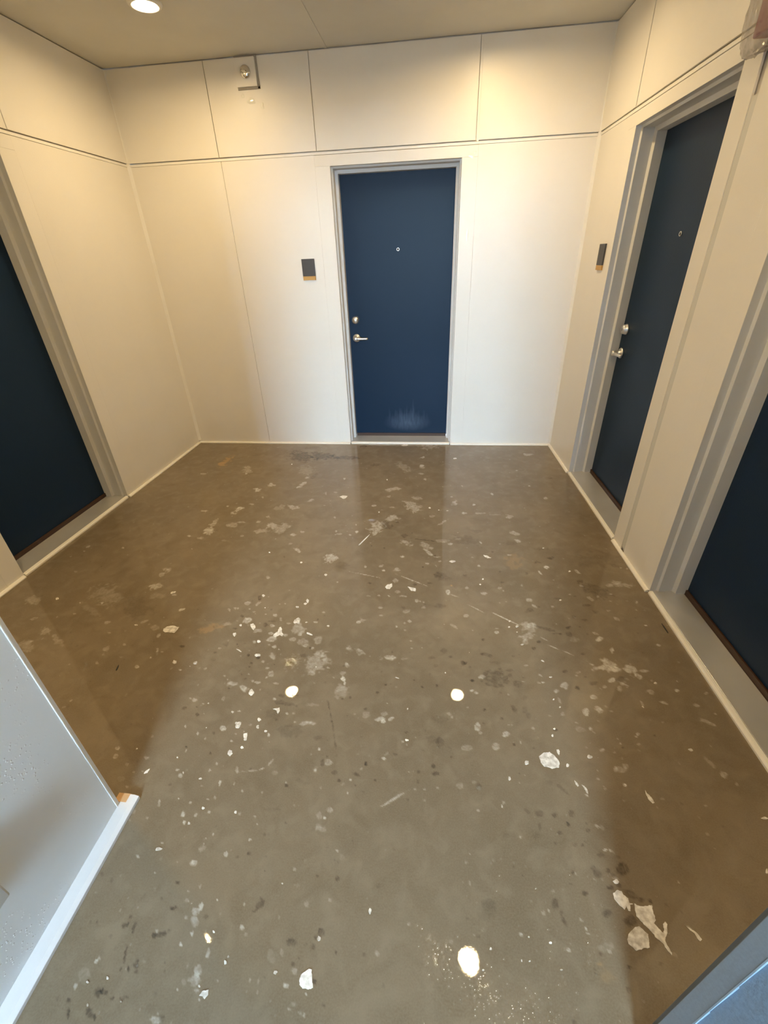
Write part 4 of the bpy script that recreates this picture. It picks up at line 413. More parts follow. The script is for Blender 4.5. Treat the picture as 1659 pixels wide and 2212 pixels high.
# ================================================================== FLOOR
def build_floor():
    xs = np.arange(-2.20, 1.80, 0.0045)
    ys = np.concatenate([np.arange(0.17, -2.3, -0.006), np.arange(-2.3, -3.92, -0.0036), np.array([-3.95, -4.5, -5.2, END_Y])])
    X, Y = np.meshgrid(xs, ys)
    nx, ny = len(xs), len(ys)
    rs = np.random.RandomState(7)

    def vnoise(cell):
        """smooth value noise sampled on the grid"""
        gx = (X + 4) / cell; gy = (Y + 9) / cell
        ix = np.floor(gx).astype(int); iy = np.floor(gy).astype(int)
        fx = gx - ix; fy = gy - iy
        fx = fx * fx * (3 - 2 * fx); fy = fy * fy * (3 - 2 * fy)
        G = rs.rand(int(10 / cell) + 3, int(7 / cell) + 3)
        return (G[iy, ix] * (1 - fx) * (1 - fy) + G[iy, ix + 1] * fx * (1 - fy) + G[iy + 1, ix] * (1 - fx) * fy + G[iy + 1, ix + 1] * fx * fy)

    n1 = vnoise(0.022); n2 = vnoise(0.009); n3 = vnoise(0.05)
    nz = 0.45 * n1 + 0.3 * n2 + 0.25 * n3 - 0.5
    R = np.zeros_like(X); G_ = np.zeros_like(X); B = np.zeros_like(X)

    def stamp(layer, x, y, a, b, th, s, soft):
        r = max(a, b) * 1.6
        i0, i1 = np.searchsorted(xs, [x - r, x + r])
        j0 = np.searchsorted(-ys, -(y + r)); j1 = np.searchsorted(-ys, -(y - r))
        if i1 <= i0 or j1 <= j0: return
        sx = X[j0:j1, i0:i1] - x; sy = Y[j0:j1, i0:i1] - y
        c, q = math.cos(th), math.sin(th)
        u = (sx * c + sy * q) / a; v = (-sx * q + sy * c) / b
        d = np.sqrt(u * u + v * v) + nz[j0:j1, i0:i1] * 2.1
        f = np.clip((1.12 - d) / soft, 0, 1); f = f * f * (3 - 2 * f) * s
        L_ = layer[j0:j1, i0:i1]
        np.copyto(L_, 1 - (1 - L_) * (1 - f))

    for (x, y, a, b, th, s) in parse(SOFT):
        a = max(a, 3.5) / 1000; b = max(b, 3.0) / 1000
        if s < 0: stamp(B, x / 1000, y / 1000, a, b, th, min(1, -s * 1.6), 0.7)
        else: stamp(R, x / 1000, y / 1000, a, b, th, min(1, s * SOFT_GAIN), 0.28 if max(a, b) < 0.02 else 0.5)
    for (x, y, a, b, th, s) in parse(DARK):
        a = max(a, 3.5) / 1000; b = max(b, 3.0) / 1000
        stamp(G_, x / 1000, y / 1000, a, b, th, min(1, s * DARK_GAIN), 0.4)
    for (x0, y0, x1, y1, w, s) in parse(LINES):
        if abs(s) >= 0.8: continue
        x0, y0, x1, y1 = x0 / 1000, y0 / 1000, x1 / 1000, y1 / 1000
        l = math.hypot(x1 - x0, y1 - y0)
        stamp(R if s > 0 else G_, (x0 + x1) / 2, (y0 + y1) / 2, l / 2, max(w / 2000, 0.0035), math.atan2(y1 - y0, x1 - x0), min(1, abs(s) * 1.2), 0.7)
    # faint overall speckle of dried drips
    for _ in range(900):
        x = rs.uniform(-1.95, 1.5); y = rs.uniform(-3.9, -0.1)
        stamp(R if rs.rand() < 0.6 else G_, x, y, rs.uniform(0.0035, 0.007), rs.uniform(0.003, 0.005), rs.uniform(0, 3), rs.uniform(0.08, 0.3), 0.6)

    me = bpy.data.meshes.new('floor')
    nv = nx * ny
    co = np.zeros((nv, 3), np.float32); co[:, 0] = X.ravel(); co[:, 1] = Y.ravel()
    idx = np.arange(nv).reshape(ny, nx)
    q = np.stack([idx[:-1, :-1], idx[1:, :-1], idx[1:, 1:], idx[:-1, 1:]], -1).reshape(-1, 4).astype(np.int32)
    nf = len(q)
    me.vertices.add(nv); me.vertices.foreach_set('co', co.ravel())
    me.loops.add(nf * 4); me.loops.foreach_set('vertex_index', q.ravel())
    me.polygons.add(nf); me.polygons.foreach_set('loop_start', np.arange(0, nf * 4, 4, dtype=np.int32))
    me.polygons.foreach_set('loop_total', np.full(nf, 4, dtype=np.int32))
    me.update(calc_edges=True)
    ca = me.attributes.new('marks', 'FLOAT_COLOR', 'POINT')
    col = np.ones((nv, 4), np.float32); col[:, 0] = R.ravel(); col[:, 1] = G_.ravel(); col[:, 2] = B.ravel()
    ca.data.foreach_set('color', col.ravel())
    me.materials.append(FLOORM)
    o = bpy.data.objects.new('floor', me); C.objects.link(o)
    return tag(o, 'wet glossy brown-grey concrete floor spattered with dried paint', kind='structure')


SOFT_GAIN = 0.95
DARK_GAIN = 1.0
floor = build_floor()

slab = MB().box(-2.6, 2.4, END_Y, 0.6, -0.2, -0.004).build('slab', CONC, floor)

rnd = random.Random(11)


def chips():
    """raised flakes and drips of white paint plus one lamp glint, each with its own ragged outline"""
    v = []; f = []; tone = []
    for (x, y, a, b, th, s) in parse(CHIPS):
        x /= 1000; y /= 1000; a = max(a, 1.8) / 1000; b = max(b, 1.6) / 1000
        n = 14 if max(a, b) < 0.012 else 26
        h = 0.0012 + rnd.random() * 0.0008
        ph = [rnd.uniform(0, 6.28) for _ in range(4)]
        am = [rnd.uniform(0.04, 0.17) / (1 + 0.25 * k_) for k_ in range(4)]
        c, q = math.cos(th), math.sin(th)
        base = len(v)
        t = min(1.0, max(0.0, (s - 0.55) / 0.45))
        for ring, (k, z) in enumerate(((1.0, 0.0002), (0.88, h))):
            for i in range(n):
                al = 2 * PI * i / n
                r = (1 + sum(am[m] * math.sin((m + 2) * al + ph[m]) for m in range(4)) + (0.05 * math.sin(9 * al + ph[0]) if n > 20 else 0)) * k
                u, w = a * r * math.cos(al), b * r * math.sin(al)
                v.append((x + u * c - w * q, y + u * q + w * c, z)); tone.append(t)
        v.append((x, y, h * 1.15)); tone.append(t)
        ce = len(v) - 1
        for i in range(n):
            j = (i + 1) % n
            f.append((base + i, base + j, base + n + j, base + n + i)); f.append((base + n + i, base + n + j, ce))
    # larger flakes follow their own outlines
    for e in FLAKES.split(';'):
        st, pts = e.split('|')
        P = [tuple(float(t) / 1000 for t in q.split(',')) for q in pts.split()]
        ring = []
        for i in range(len(P)):
            (xa, ya), (xb, yb) = P[i], P[(i + 1) % len(P)]
            l = math.hypot(xb - xa, yb - ya)
            for k in range(4):
                j = 0.07 * l if k else 0.02 * l
                ring.append((xa + (xb - xa) * k / 4 + rnd.uniform(-j, j), ya + (yb - ya) * k / 4 + rnd.uniform(-j, j)))
        b = len(v); n = len(ring); t = min(1.0, max(0.0, (float(st) - 0.5) / 0.5))
        for z in (0.0002, 0.0016):
            for (x, y) in ring: v.append((x, y, z)); tone.append(t)
        for i in range(n):
            f.append((b + i, b + (i + 1) % n, b + n + (i + 1) % n, b + n + i))
        f.append(tuple(b + n + i for i in range(n)))
    me = bpy.data.meshes.new('paint_drips_and_glint'); me.from_pydata(v, [], f)
    at = me.attributes.new('tone', 'FLOAT', 'POINT'); at.data.foreach_set('value', tone)
    me.materials.append(CHIP)
    o = bpy.data.objects.new('paint_drips_and_glint', me); C.objects.link(o); o.parent = floor
    tag(o, 'dried white paint flakes and drips on the floor, one a painted lamp glint', kind='stuff')


chips()


def water():
    m = MB()

    def bead(x, y, r, h):
        m.lathe([(r * k, 0.0002 + h * (1 - k * k)) for k in (1, 0.8, 0.6, 0.4, 0.2, 0.01)], x, y, 0.0, n=12, axis=2, cap=False)
    def cluster(n, cx, cy, sx, sy, r0, r1):
        for _ in range(n):
            r = rnd.uniform(r0, r1)
            bead(rnd.gauss(cx, sx), rnd.gauss(cy, sy), r, r * rnd.uniform(0.05, 0.11))
    cluster(230, 0.600, -3.670, 0.065, 0.035, 0.0022, 0.0050)
    cluster(60, 0.500, -3.620, 0.022, 0.018, 0.0025, 0.0050)
    cluster(60, 0.400, -3.575, 0.030, 0.022, 0.0025, 0.0050)
    cluster(110, -0.258, -2.672, 0.020, 0.020, 0.0030, 0.0065)
    cluster(60, 0.80, -3.50, 0.10, 0.12, 0.0020, 0.0040)
    for _ in range(90):
        bead(rnd.uniform(-0.5, 1.1), rnd.uniform(-3.8, -2.3), 0.003, 0.0002)
    o = m.build('water_droplets', WATER, floor)
    tag(o, 'small clear water droplets standing on the wet floor', kind='stuff')


water()

# three loose sticks of litter lying on the floor
for name, (x0, y0, x1, y1), w, mt, lab in (
        ('wood_splinter', (-0.047, -1.608, -0.101, -1.738), 0.007, TRIMW, 'thin white splinter lying on the floor in front of the blue back door'),
        ('dark_twig', (1.464, -2.306, 1.467, -2.369), 0.0045, DARKM, 'short dark twig on the floor beside the nearer right door sill'),
        ('leaf_stem', (-1.048, -2.751, -1.040, -2.783), 0.005, DARKM, 'tiny dark green-brown stem on the floor left of the passage wall')):
    l = math.hypot(x1 - x0, y1 - y0)
    Mx = Matrix.Translation(((x0 + x1) / 2, (y0 + y1) / 2, 0.0005)) @ Matrix.Rotation(math.atan2(y1 - y0, x1 - x0), 4, 'Z')
    o = MB().prism([(-l / 2, -w * .2), (-l * .1, -w / 2), (l * .45, -w * .45), (l / 2, 0), (l * .4, w / 2), (-l * .2, w * .4)], 2, 0, 0.0025).build(name, mt, None, Mx)
    tag(o, lab, 'debris')

# ================================================================== CEILING
ceil_root = MB().box(-2.6, 2.4, END_Y, 0.3, CEIL + 0.010, CEIL + 0.16).build('ceiling', CORE)
tag(ceil_root, 'dull off-white panelled ceiling', kind='structure')
JX = -0.420
for (x0, x1) in ((-2.30, JX - 0.004), (JX + 0.004, 2.0)):
    MB().box(x0, x1, -3.6, -0.004, CEIL, CEIL + 0.010).build('ceiling_panel', CEILM, ceil_root, bevel=0.0015)
MB().box(-0.9, 1.1, END_Y, -3.604, CEIL, CEIL + 0.010).build('ceiling_panel', CEILM, ceil_root, bevel=0.0015)
MB().box(JX - 0.009, JX + 0.009, -3.6, -0.004, CEIL - 0.003, CEIL - 0.0002).build('joint_strip', CEILM, ceil_root)


# ================================================================== WALLS
LY0, LY1 = 1.184, 2.176
RY1, RY0, RY2, RY3 = 0.620, 1.584, 2.082, 3.040
DX0, DX1 = -0.4526, 0.5024

PT = 0.010   # panel thickness; the wall face (d = 0) is the front of the lower panels


def make_wall(name, label, M, a0, a1, openings, upper_joints, lower_joints, thick=0.19, zt=CEIL + 0.008, channel=True, mat=None, ext=0.0):
    """core with door openings, plus panels and channel strips as parts. openings: (a0, a1, head)."""
    mat = mat or WALL
    core = MB()
    cuts = sorted(openings)
    x = a0 - ext
    for (p, q, h) in cuts:
        core.box(x, p - 0.001, -thick, -PT - 0.004, 0, zt)
        core.box(p - 0.001, q + 0.001, -thick, -PT - 0.004, h + 0.001, zt)
        x = q + 0.001
    core.box(x, a1 + ext, -thick, -PT - 0.004, 0, zt)
    w = core.build(name, CORE, None, M)
    tag(w, label, kind='structure')
    CAS = 0.112
    g = 0.0010
    # lower panels between casings
    segs = []
    x = a0
    for (p, q, h) in cuts:
        if p - CAS - x > 0.02: segs.append((x, p - CAS))
        x = q + CAS + (0.040 if abs(q - RY0) < 1e-4 else 0)
    if a1 - x > 0.02: segs.append((x, a1))
    top = TRIM_Z - 0.0225
    for (p, q) in segs:
        js = [p] + [j for j in lower_joints if p + 0.03 < j < q - 0.03] + [q]
        for i in range(len(js) - 1):
            MB().box(js[i] + g, js[i + 1] - g, -PT, 0.0, 0.006, top).build('wall_panel', mat, w, bevel=0.001)
    # upper panels
    js = [a0] + list(upper_joints) + [a1]
    for i in range(len(js) - 1):
        MB().box(js[i] + (0.009 if i else 0), js[i + 1] - (0.009 if i < len(js) - 2 else 0), -0.004, 0.007, TRIM_Z, CEIL - 0.006).build('upper_wall_panel', mat, w, bevel=0.001)
    for j in upper_joints:
        MB().box(j - 0.0055, j + 0.009, -0.004, 0.004, TRIM_Z + 0.001, CEIL - 0.006).build('joint_strip', mat, w)
    MB().box(a0, a1, -PT, 0.0035, TRIM_Z - 0.0220, TRIM_Z - 0.0065).build('channel_strip', TRIMW, w, bevel=0.001)
    return w


wall_back = make_wall('wall_back', 'white panelled back wall with a navy door', M_BACK, -2.02, 1.425, [(DX0, DX1, HEAD)],
                      [-1.275, -0.534, 0.600], [-1.276], ext=0.28)
wall_left = make_wall('wall_left', 'white panelled left wall', M_LEFT, 0.001, 3.32, [(LY0, LY1, HEAD)], [1.085, 2.30], [])
wall_right = make_wall('wall_right', 'white panelled right wall with two navy doors', M_RIGHT, 0.001, 3.70, [(RY1, RY0, HEAD), (RY2, RY3, HEAD)], [0.580, 1.80], [])

# corner beads where the walls meet
MB().prism([(-2.0183, 0.0), (-2.0183, 0.020), (-1.9983, 0.0)], 2, 0.03, CEIL - 0.006).build('corner_bead', TRIMW, wall_back, M=None)
MB().prism([(1.4250, 0.0), (1.4250, 0.020), (1.4050, 0.0)], 2, 0.03, CEIL - 0.006).build('corner_bead', TRIMW, wall_back, M=None)

# front side of the room: short returns either side of the passage
wf = MB().box(-2.30, CORR_L - 0.17, CORR_LY - 0.12, CORR_LY + 0.0, 0, CEIL + 0.008).build('wall_front', WALL)
tag(wf, 'white front wall left of the passage', kind='structure')
wf2 = MB().box(CORR_R + 0.17, 2.0, CORR_RY - 0.12, CORR_RY, 0, CEIL + 0.008).build('wall_front', WALL)
tag(wf2, 'white front wall right of the passage', kind='structure')

hd = MB().box(CORR_L - 0.17, CORR_R + 0.17, CORR_LY - 0.115, CORR_LY + 0.038, 2.33, CEIL + 0.008).build('daylight_block_header', WALL)  # unseen header, added to keep daylight off the top of the back wall
tag(hd, 'unseen white header added over the passage mouth to block high daylight', kind='structure')

# passage, left wall
CLEN = CORR_LY - END_Y
wcl = MB().box(-0.004, CLEN, -0.17, -0.010, 0, CEIL + 0.008).build('wall_passage_left', CORE, None, M_CL)
tag(wcl, 'pale grey passage wall at the left, seen from its end', kind='structure')
MB().box(0.003, CLEN, -0.010, 0.0, 0.012, CEIL - 0.004).build('wall_panel', BEADW, wcl, bevel=0.0008)
MB().box(-0.0005, 0.0030, -0.008, 0.0028, 0.012, CEIL - 0.004).build('bead_strip', TRIMW, wcl, bevel=0.0008)
MB().box(-0.0105, -0.0007, -0.012, 0.0005, 0.012, CEIL - 0.004).build('corner_trim', BEADW, wcl, bevel=0.0008)
MB().box(-0.0125, -0.0045, -0.165, -0.0125, 0.012, CEIL - 0.004).build('corner_board', PLASTW, wcl)

# passage, right wall: blue lap siding with a corner board
CRLEN = CORR_RY - END_Y
wcr = MB().box(0.004, CRLEN, -0.17, -0.006, 0, CEIL + 0.008).build('wall_passage_right', CORE, None, M_CR)
tag(wcr, 'blue lap-sided passage wall at the lower right', kind='structure')
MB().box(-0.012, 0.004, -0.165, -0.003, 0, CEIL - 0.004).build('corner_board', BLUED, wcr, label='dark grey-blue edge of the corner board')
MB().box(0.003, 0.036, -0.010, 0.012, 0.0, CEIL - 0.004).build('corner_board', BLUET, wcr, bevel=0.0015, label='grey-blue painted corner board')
MB().box(0.0358, 0.0380, 0.008, 0.0124, 0.0, CEIL - 0.004).build('caulk_bead', paint('pale_blue_caulk', (0.34, 0.46, 0.56), rough=0.3), wcr)
zz = 0.03
sp_ = 0.134
first = None
while zz < CEIL - 0.02:
    z1 = min(zz + sp_ + 0.012, CEIL - 0.006)
    if first is None:
        first = MB().prism([(-0.008, 0.0), (0.0112, 0.0), (0.0085, z1 - zz), (-0.008, z1 - zz)], 0, 0.038, CRLEN).build('siding_board', BLUEP, wcr)
        first.location = (0, 0, zz)
    elif zz + sp_ < CEIL - 0.03:
        c = first.copy(); C.objects.link(c); c.location = (0, 0, zz)
    zz += sp_


# ================================================================== BASE TRIM
def base_strip(name, label, M, runs, w=0.019, h=0.016, mat=BASEW):
    r = None
    for (p, q) in runs:
        m = MB().prism([(0.0005, 0.0), (w, 0.0), (w, h * 0.45), (w * 0.55, h), (0.0005, h)], 0, p, q)
        if r is None:
            r = m.build(name, mat, None, M, bevel=0.0015); tag(r, label, kind='structure')
        else:
            m.build('trim_length', mat, r, bevel=0.0015)
    return r


base_strip('baseboard_back', 'thin cream base trim along the back wall', M_BACK, [(-2.0183, DX0 - 0.004), (DX1 + 0.004, 1.4246)])
base_strip('baseboard_left', 'thin cream base trim along the left wall', M_LEFT, [(0.0, LY0 - 0.006), (LY1 + 0.006, 3.3)])
base_strip('baseboard_right', 'thin cream base trim along the right wall', M_RIGHT, [(0.0, RY1 - 0.006), (RY0 + 0.012, RY2 - 0.006), (RY3 + 0.006, 3.6)])
bp_ = MB().prism([(0.0005, 0.0), (0.050, 0.0), (0.050, 0.013), (0.036, 0.0195), (0.0005, 0.0200)], 0, -0.040, CLEN).build('baseboard_passage', TRIMP, None, M_CL, bevel=0.001)
tag(bp_, 'bluish white chamfered base trim along the passage wall', kind='structure')
MB().prism([(-0.020, 0.0), (0.0003, 0.0), (0.024, 0.0190), (0.018, 0.0206), (-0.020, 0.0203)], 0, -0.0405, -0.0135).build('cut_end', WOOD, bp_, label='bare wood at the cut end of the trim')


# ================================================================== DOORS
def make_door(name, label, M, a0, a1, head, lock_low=True, scuff=False):
    """frame, casing, leaf, sill, sweep and hardware in wall coordinates"""
    root = empty(name, M, ((a0 + a1) / 2, 0, 0))
    tag(root, label, kind='structure')
    c0 = (a0 + a1) / 2
    a0 -= c0; a1 -= c0
    S1, S2 = 0.012, 0.034

    def side(sgn, e):
        # profile of one jamb: (a, d) from wall face to leaf; sgn = direction toward the opening
        p = [(e, 0.0005), (e, -0.030), (e + sgn * S1, -0.036), (e + sgn * S1, -0.100), (e + sgn * S2, -0.108), (e + sgn * S2, -DEPTH),
             (e + sgn * (S2 - 0.0), -DEPTH - 0.005), (e - sgn * 0.0008, -DEPTH - 0.005), (e - sgn * 0.0008, 0.0005)]
        return p
    MB().prism(side(1, a0), 2, 0.0, head + 0.0).build('jamb', JAMB, root, bevel=0.0012)
    MB().prism(side(-1, a1), 2, 0.0, head + 0.0).build('jamb', JAMB, root, bevel=0.0012)
    hp = [(0.0005, head), (-0.030, head), (-0.036, head - S1), (-0.100, head - S1), (-0.108, head - S2), (-DEPTH, head - S2), (-DEPTH - 0.005, head - S2), (-DEPTH - 0.005, head + 0.0008), (0.0005, head + 0.0008)]
    MB().prism(hp, 0, a0, a1).build('head_jamb', JAMB, root, bevel=0.0012)
    # flat casing boards
    CAS = 0.112
    MB().box(a0 - CAS - 0.0006, a0 - 0.0010, -0.009, 0.0006, 0.012, head).build('casing_board', WALL, root, bevel=0.001)
    MB().box(a1 + 0.0010, a1 + CAS + 0.0006, -0.009, 0.0006, 0.012, head).build('casing_board', WALL, root, bevel=0.001)
    MB().box(a0 - CAS - 0.0006, a1 + CAS + 0.0006, -0.009, 0.0006, head + 0.0004, TRIM_Z - 0.024).build('head_casing', WALL, root, bevel=0.001)
    # leaf
    l0, l1 = a0 + S2 - 0.008, a1 - S2 + 0.008
    zl0, zl1 = 0.044, head - S2 + 0.008
    if scuff:
        nx_, nz_ = 90, 120
        v = []; f = []; sc = []
        cx, cz = 0.092 - c0, 0.155
        for j in range(nz_ + 1):
            for i in range(nx_ + 1):
                x = l0 + (l1 - l0) * i / nx_; z = zl0 + (zl1 - zl0) * (j / nz_) ** 1.6
                v.append((x, -DEPTH - 0.001, z))
                rr = random.Random(i * 7 + 3).random()
                topf = 0.10 + 0.09 * rr + (0.08 if i % 23 == 11 else 0)
                d = math.hypot((x - cx) / 0.24, (z - cz) / (topf if z > cz else 0.085))
                sc.append(max(0, 1 - d) ** 1.0 * 0.60)
        w_ = nx_ + 1
        for j in range(nz_):
            for i in range(nx_):
                f.append((j * w_ + i, j * w_ + i + 1, (j + 1) * w_ + i + 1, (j + 1) * w_ + i))
        b0 = len(v)
        for (x, z) in ((l0, zl0), (l1, zl0), (l1, zl1), (l0, zl1)): v.append((x, -DEPTH - 0.044, z)); sc.append(0)
        f.append((b0, b0 + 3, b0 + 2, b0 + 1))
        edge = ((0, nx_, b0, b0 + 1), (nz_ * w_ + nx_, nz_ * w_, b0 + 2, b0 + 3), (nz_ * w_, 0, b0 + 3, b0), (nx_, nz_ * w_ + nx_, b0 + 1, b0 + 2))
        for (p, q, r, s) in edge: f.append((p, r, s, q))
        me = bpy.data.meshes.new('door_leaf'); me.from_pydata(v, [], f)
        at = me.attributes.new('scuff', 'FLOAT', 'POINT'); at.data.foreach_set('value', sc)
        me.materials.append(DOORP)
        leaf = bpy.data.objects.new('door_leaf', me); C.objects.link(leaf); leaf.parent = root
        leaf['label'] = 'navy door leaf with a pale scuffed patch near its foot'
    else:
        leaf = MB().box(l0, l1, -DEPTH - 0.044, -DEPTH - 0.001, zl0, zl1).build('door_leaf', DOORP, root, bevel=0.001)
    # sill: metal plate with a pale nosing, dark sweep behind
    MB().prism([(-DEPTH + 0.012, 0.0), (-0.012, 0.0), (-0.014, 0.018), (-DEPTH + 0.012, 0.030)], 0, a0 + 0.001, a1 - 0.001).build('sill_plate', SILL, root, bevel=0.001, label='dull metal sill plate')
    MB().prism([(-0.0118, 0.0), (0.008, 0.0), (0.008, 0.010), (0.003, 0.017), (-0.0118, 0.019)], 0, a0 + 0.004, a1 - 0.004).build('sill_nosing', BASEW, root, bevel=0.001, label='cream painted sill nosing')
    MB().box(a0 + 0.004, a1 - 0.004, -DEPTH - 0.04, -DEPTH + 0.011, 0.0, 0.028).build('door_sweep', SWEEP, root, label='dark brown sweep under the leaf')
    MB().box(l0 + 0.01, l1 - 0.01, -DEPTH - 0.001, -DEPTH + 0.010, 0.0285, 0.056).build('kick_rail', SWEEP, root, bevel=0.002)
    # hardware
    la = (l0 + 0.066) if lock_low else (l1 - 0.066)
    sg = 1 if lock_low else -1
    f0 = -DEPTH - 0.0008
    db = MB().lathe([(0.0335, 0.0), (0.0335, 0.006), (0.031, 0.010), (0.0275, 0.026), (0.0265, 0.030), (0.0001, 0.0302)], la, 1.098, f0).build('deadbolt', STEEL, leaf, label='brushed steel deadbolt collar')
    MB().box(la - 0.0015, la + 0.0015, f0 + 0.030, f0 + 0.0312, 1.090, 1.106).build('keyhole', DARKM, leaf)
    hz = 0.948
    hn = MB().lathe([(0.034, 0.0), (0.034, 0.007), (0.030, 0.011), (0.0135, 0.014), (0.0125, 0.040), (0.0165, 0.044), (0.0165, 0.060), (0.012, 0.064), (0.0001, 0.0645)], la, hz, f0)
    # lever arm, tapered and slightly curved
    b = len(hn.v); seg = 9
    for k in range(seg):
        t = k / (seg - 1)
        ax = la + sg * (0.006 + 0.100 * t); dd = f0 + 0.052 - 0.010 * t * t
        hh = 0.0125 - 0.004 * t; tt = 0.0075 - 0.002 * t
        for q in range(8):
            an = 2 * PI * q / 8
            hn.v.append((ax, dd + tt * math.cos(an), hz + hh * math.sin(an) - 0.003 * t))
    for k in range(seg - 1):
        for q in range(8):
            q2 = (q + 1) % 8
            hn.f.append([b + k * 8 + q, b + k * 8 + q2, b + (k + 1) * 8 + q2, b + (k + 1) * 8 + q]); hn.sm.append(True)
    hn.f.append([b + (seg - 1) * 8 + q for q in range(8)]); hn.sm.append(False)
    hn.f.append([b + q for q in range(8)]); hn.sm.append(False)
    hn.build('lever_handle', STEEL, leaf, label='satin steel lever handle on a round rose')
    pm = (l0 + l1) / 2
    MB().lathe([(0.012, 0.0), (0.012, 0.003), (0.0105, 0.0042), (0.0085, 0.0030), (0.0001, 0.0028)], pm, 1.620, f0, n=20).build('peephole', STEEL, leaf)
    MB().lathe([(0.0080, 0.0), (0.0001, 0.0008)], pm, 1.620, f0 + 0.0031, n=14).build('peephole_lens', DARKM, leaf)
    return root


make_door('door_1', 'navy door in the back wall, facing the camera', M_BACK, DX0, DX1, HEAD, True, True)
make_door('door_2', 'navy door at the left edge, cut by the frame', M_LEFT, LY0, LY1, HEAD, False)
make_door('door_3', 'farther navy door in the right wall', M_RIGHT, RY1, RY0, HEAD, True)
make_door('door_4', 'nearer navy door cut off at the right edge', M_RIGHT, RY2, RY3, HEAD, False)

# ================================================================== SIGNS
def plaque(M, a, z, label):
    r = empty('door_plaque', M, (a, 0.0005, z))
    tag(r, label, 'sign', 'plaques beside the doors')
    MB().box(-0.052, 0.052, 0.0, 0.011, -0.047, 0.076).build('plaque_face', PLAQUE, r, bevel=0.0008)
    MB().box(-0.052, 0.052, 0.0, 0.011, -0.076, -0.0475).build('gold_band', GOLD, r, bevel=0.0008, label='gold band along the foot')
    return r


plaque(M_BACK, -0.692, 1.502, 'dark grey plaque with gold foot left of the back wall door')
plaque(M_RIGHT, 0.463, 1.518, 'dark grey plaque with gold foot on the right wall, beside the farther door')

# ================================================================== SPRINKLER
r = empty('wall_sprinkler', M_BACK, (-0.983, 0.0075, 2.690))
tag(r, 'chrome domed sprinkler on a square white plate high on the back wall', 'sprinkler')
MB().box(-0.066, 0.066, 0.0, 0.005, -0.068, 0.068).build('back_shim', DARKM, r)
MB().box(-0.072, 0.072, 0.005, 0.019, -0.074, 0.074).build('mounting_plate', WALL, r, bevel=0.0015)
for (p_, q_, r_, s_) in ((-0.072, 0.085, 0.0745, 0.085), (0.0725, 0.085, -0.085, 0.0745), (-0.072, 0.085, -0.086, -0.0745)):  # dark grey strips along the top, right and bottom of the plate
    MB().box(p_, q_, 0.0, 0.006, r_, s_).build('dark_edge_strip', EDGE_GREY, r)
MB().lathe([(0.037, 0.019), (0.037, 0.023), (0.034, 0.028), (0.026, 0.034), (0.014, 0.037), (0.011, 0.037)], 0.0, 0.0, 0.0, n=32).build('escutcheon', CHROME, r)
hd = MB().lathe([(0.010, 0.037), (0.010, 0.052), (0.007, 0.055), (0.005, 0.066), (0.0001, 0.067)], 0.0, 0.0, 0.0, n=16)
hd.box(-0.014, 0.014, 0.066, 0.068, -0.004, 0.012)
hd.box(-0.011, -0.008, 0.046, 0.068, -0.002, 0.002)
hd.box(0.008, 0.011, 0.046, 0.068, -0.002, 0.002)
hd.build('sprinkler_head', CHROME, r)

# glossy touch-up dabs of paint on the back wall
DAB = paint('touch_up_paint', (0.90, 0.89, 0.83), rough=0.12, spec=0.7)
for (x, z, rx, rz) in ((0.572, 2.168, 0.022, 0.016), (0.590, 2.182, 0.012, 0.010), (0.604, 2.250, 0.010, 0.010), (0.566, 1.690, 0.009, 0.045), (-0.975, 2.545, 0.030, 0.018), (-0.900, 2.515, 0.014, 0.018), (-1.030, 2.575, 0.012, 0.012)):
    m = MB(); n = 18
    d = 0.0008 if z < 2.24 else 0.0072
    for q in (1.0, 0.7):
        for k in range(n):
            a = 2 * PI * k / n
            r_ = q * (1 + 0.18 * math.sin(3 * a + x * 9) + 0.10 * math.sin(5 * a + z * 7))
            m.v.append((x + rx * r_ * math.cos(a), d + (0.0009 if q < 1 else 0), z + rz * r_ * math.sin(a)))
    for k in range(n):
        j = (k + 1) % n
        m.f.append([k, j, n + j, n + k]); m.sm.append(True)
    m.f.append([n + k for k in range(n)]); m.sm.append(True)
    m.build('paint_dab', DAB, wall_back)

# ================================================================== DOWNLIGHTS
spots = ((-1.225, -0.775), (0.685, -0.675), (-1.267, -2.975), (0.690, -2.855))
labs = ('round glowing ceiling light at the top left of the picture', 'round warm ceiling light near the back wall, out of frame before the farther right door',
        'round warm ceiling light near the front left, out of frame', 'round warm ceiling light near the passage, out of frame')
first = None
for (x, y), lab in zip(spots, labs):
    if first is None:
        first = empty('ceiling_light', Matrix.Translation((x, y, CEIL)))
        ring = MB().lathe([(0.088, -0.0002), (0.088, -0.007), (0.072, -0.015), (0.0635, -0.013), (0.0635, -0.0002)], 0, 0, 0, n=48, axis=2, cap=False).build('trim_ring', TRIMW, first)
        lens = MB().lathe([(0.0630, -0.0040), (0.0001, -0.0045)], 0, 0, 0, n=48, axis=2, cap=False).build('lens', LENS, first, label='glowing warm white lens')
        r = first
    else:
        r = first.copy(); C.objects.link(r); r.location = (x, y, CEIL)
        for ch in (ring, lens):
            c = ch.copy(); C.objects.link(c); c.parent = r
    tag(r, lab, 'ceiling light', 'round ceiling lights')

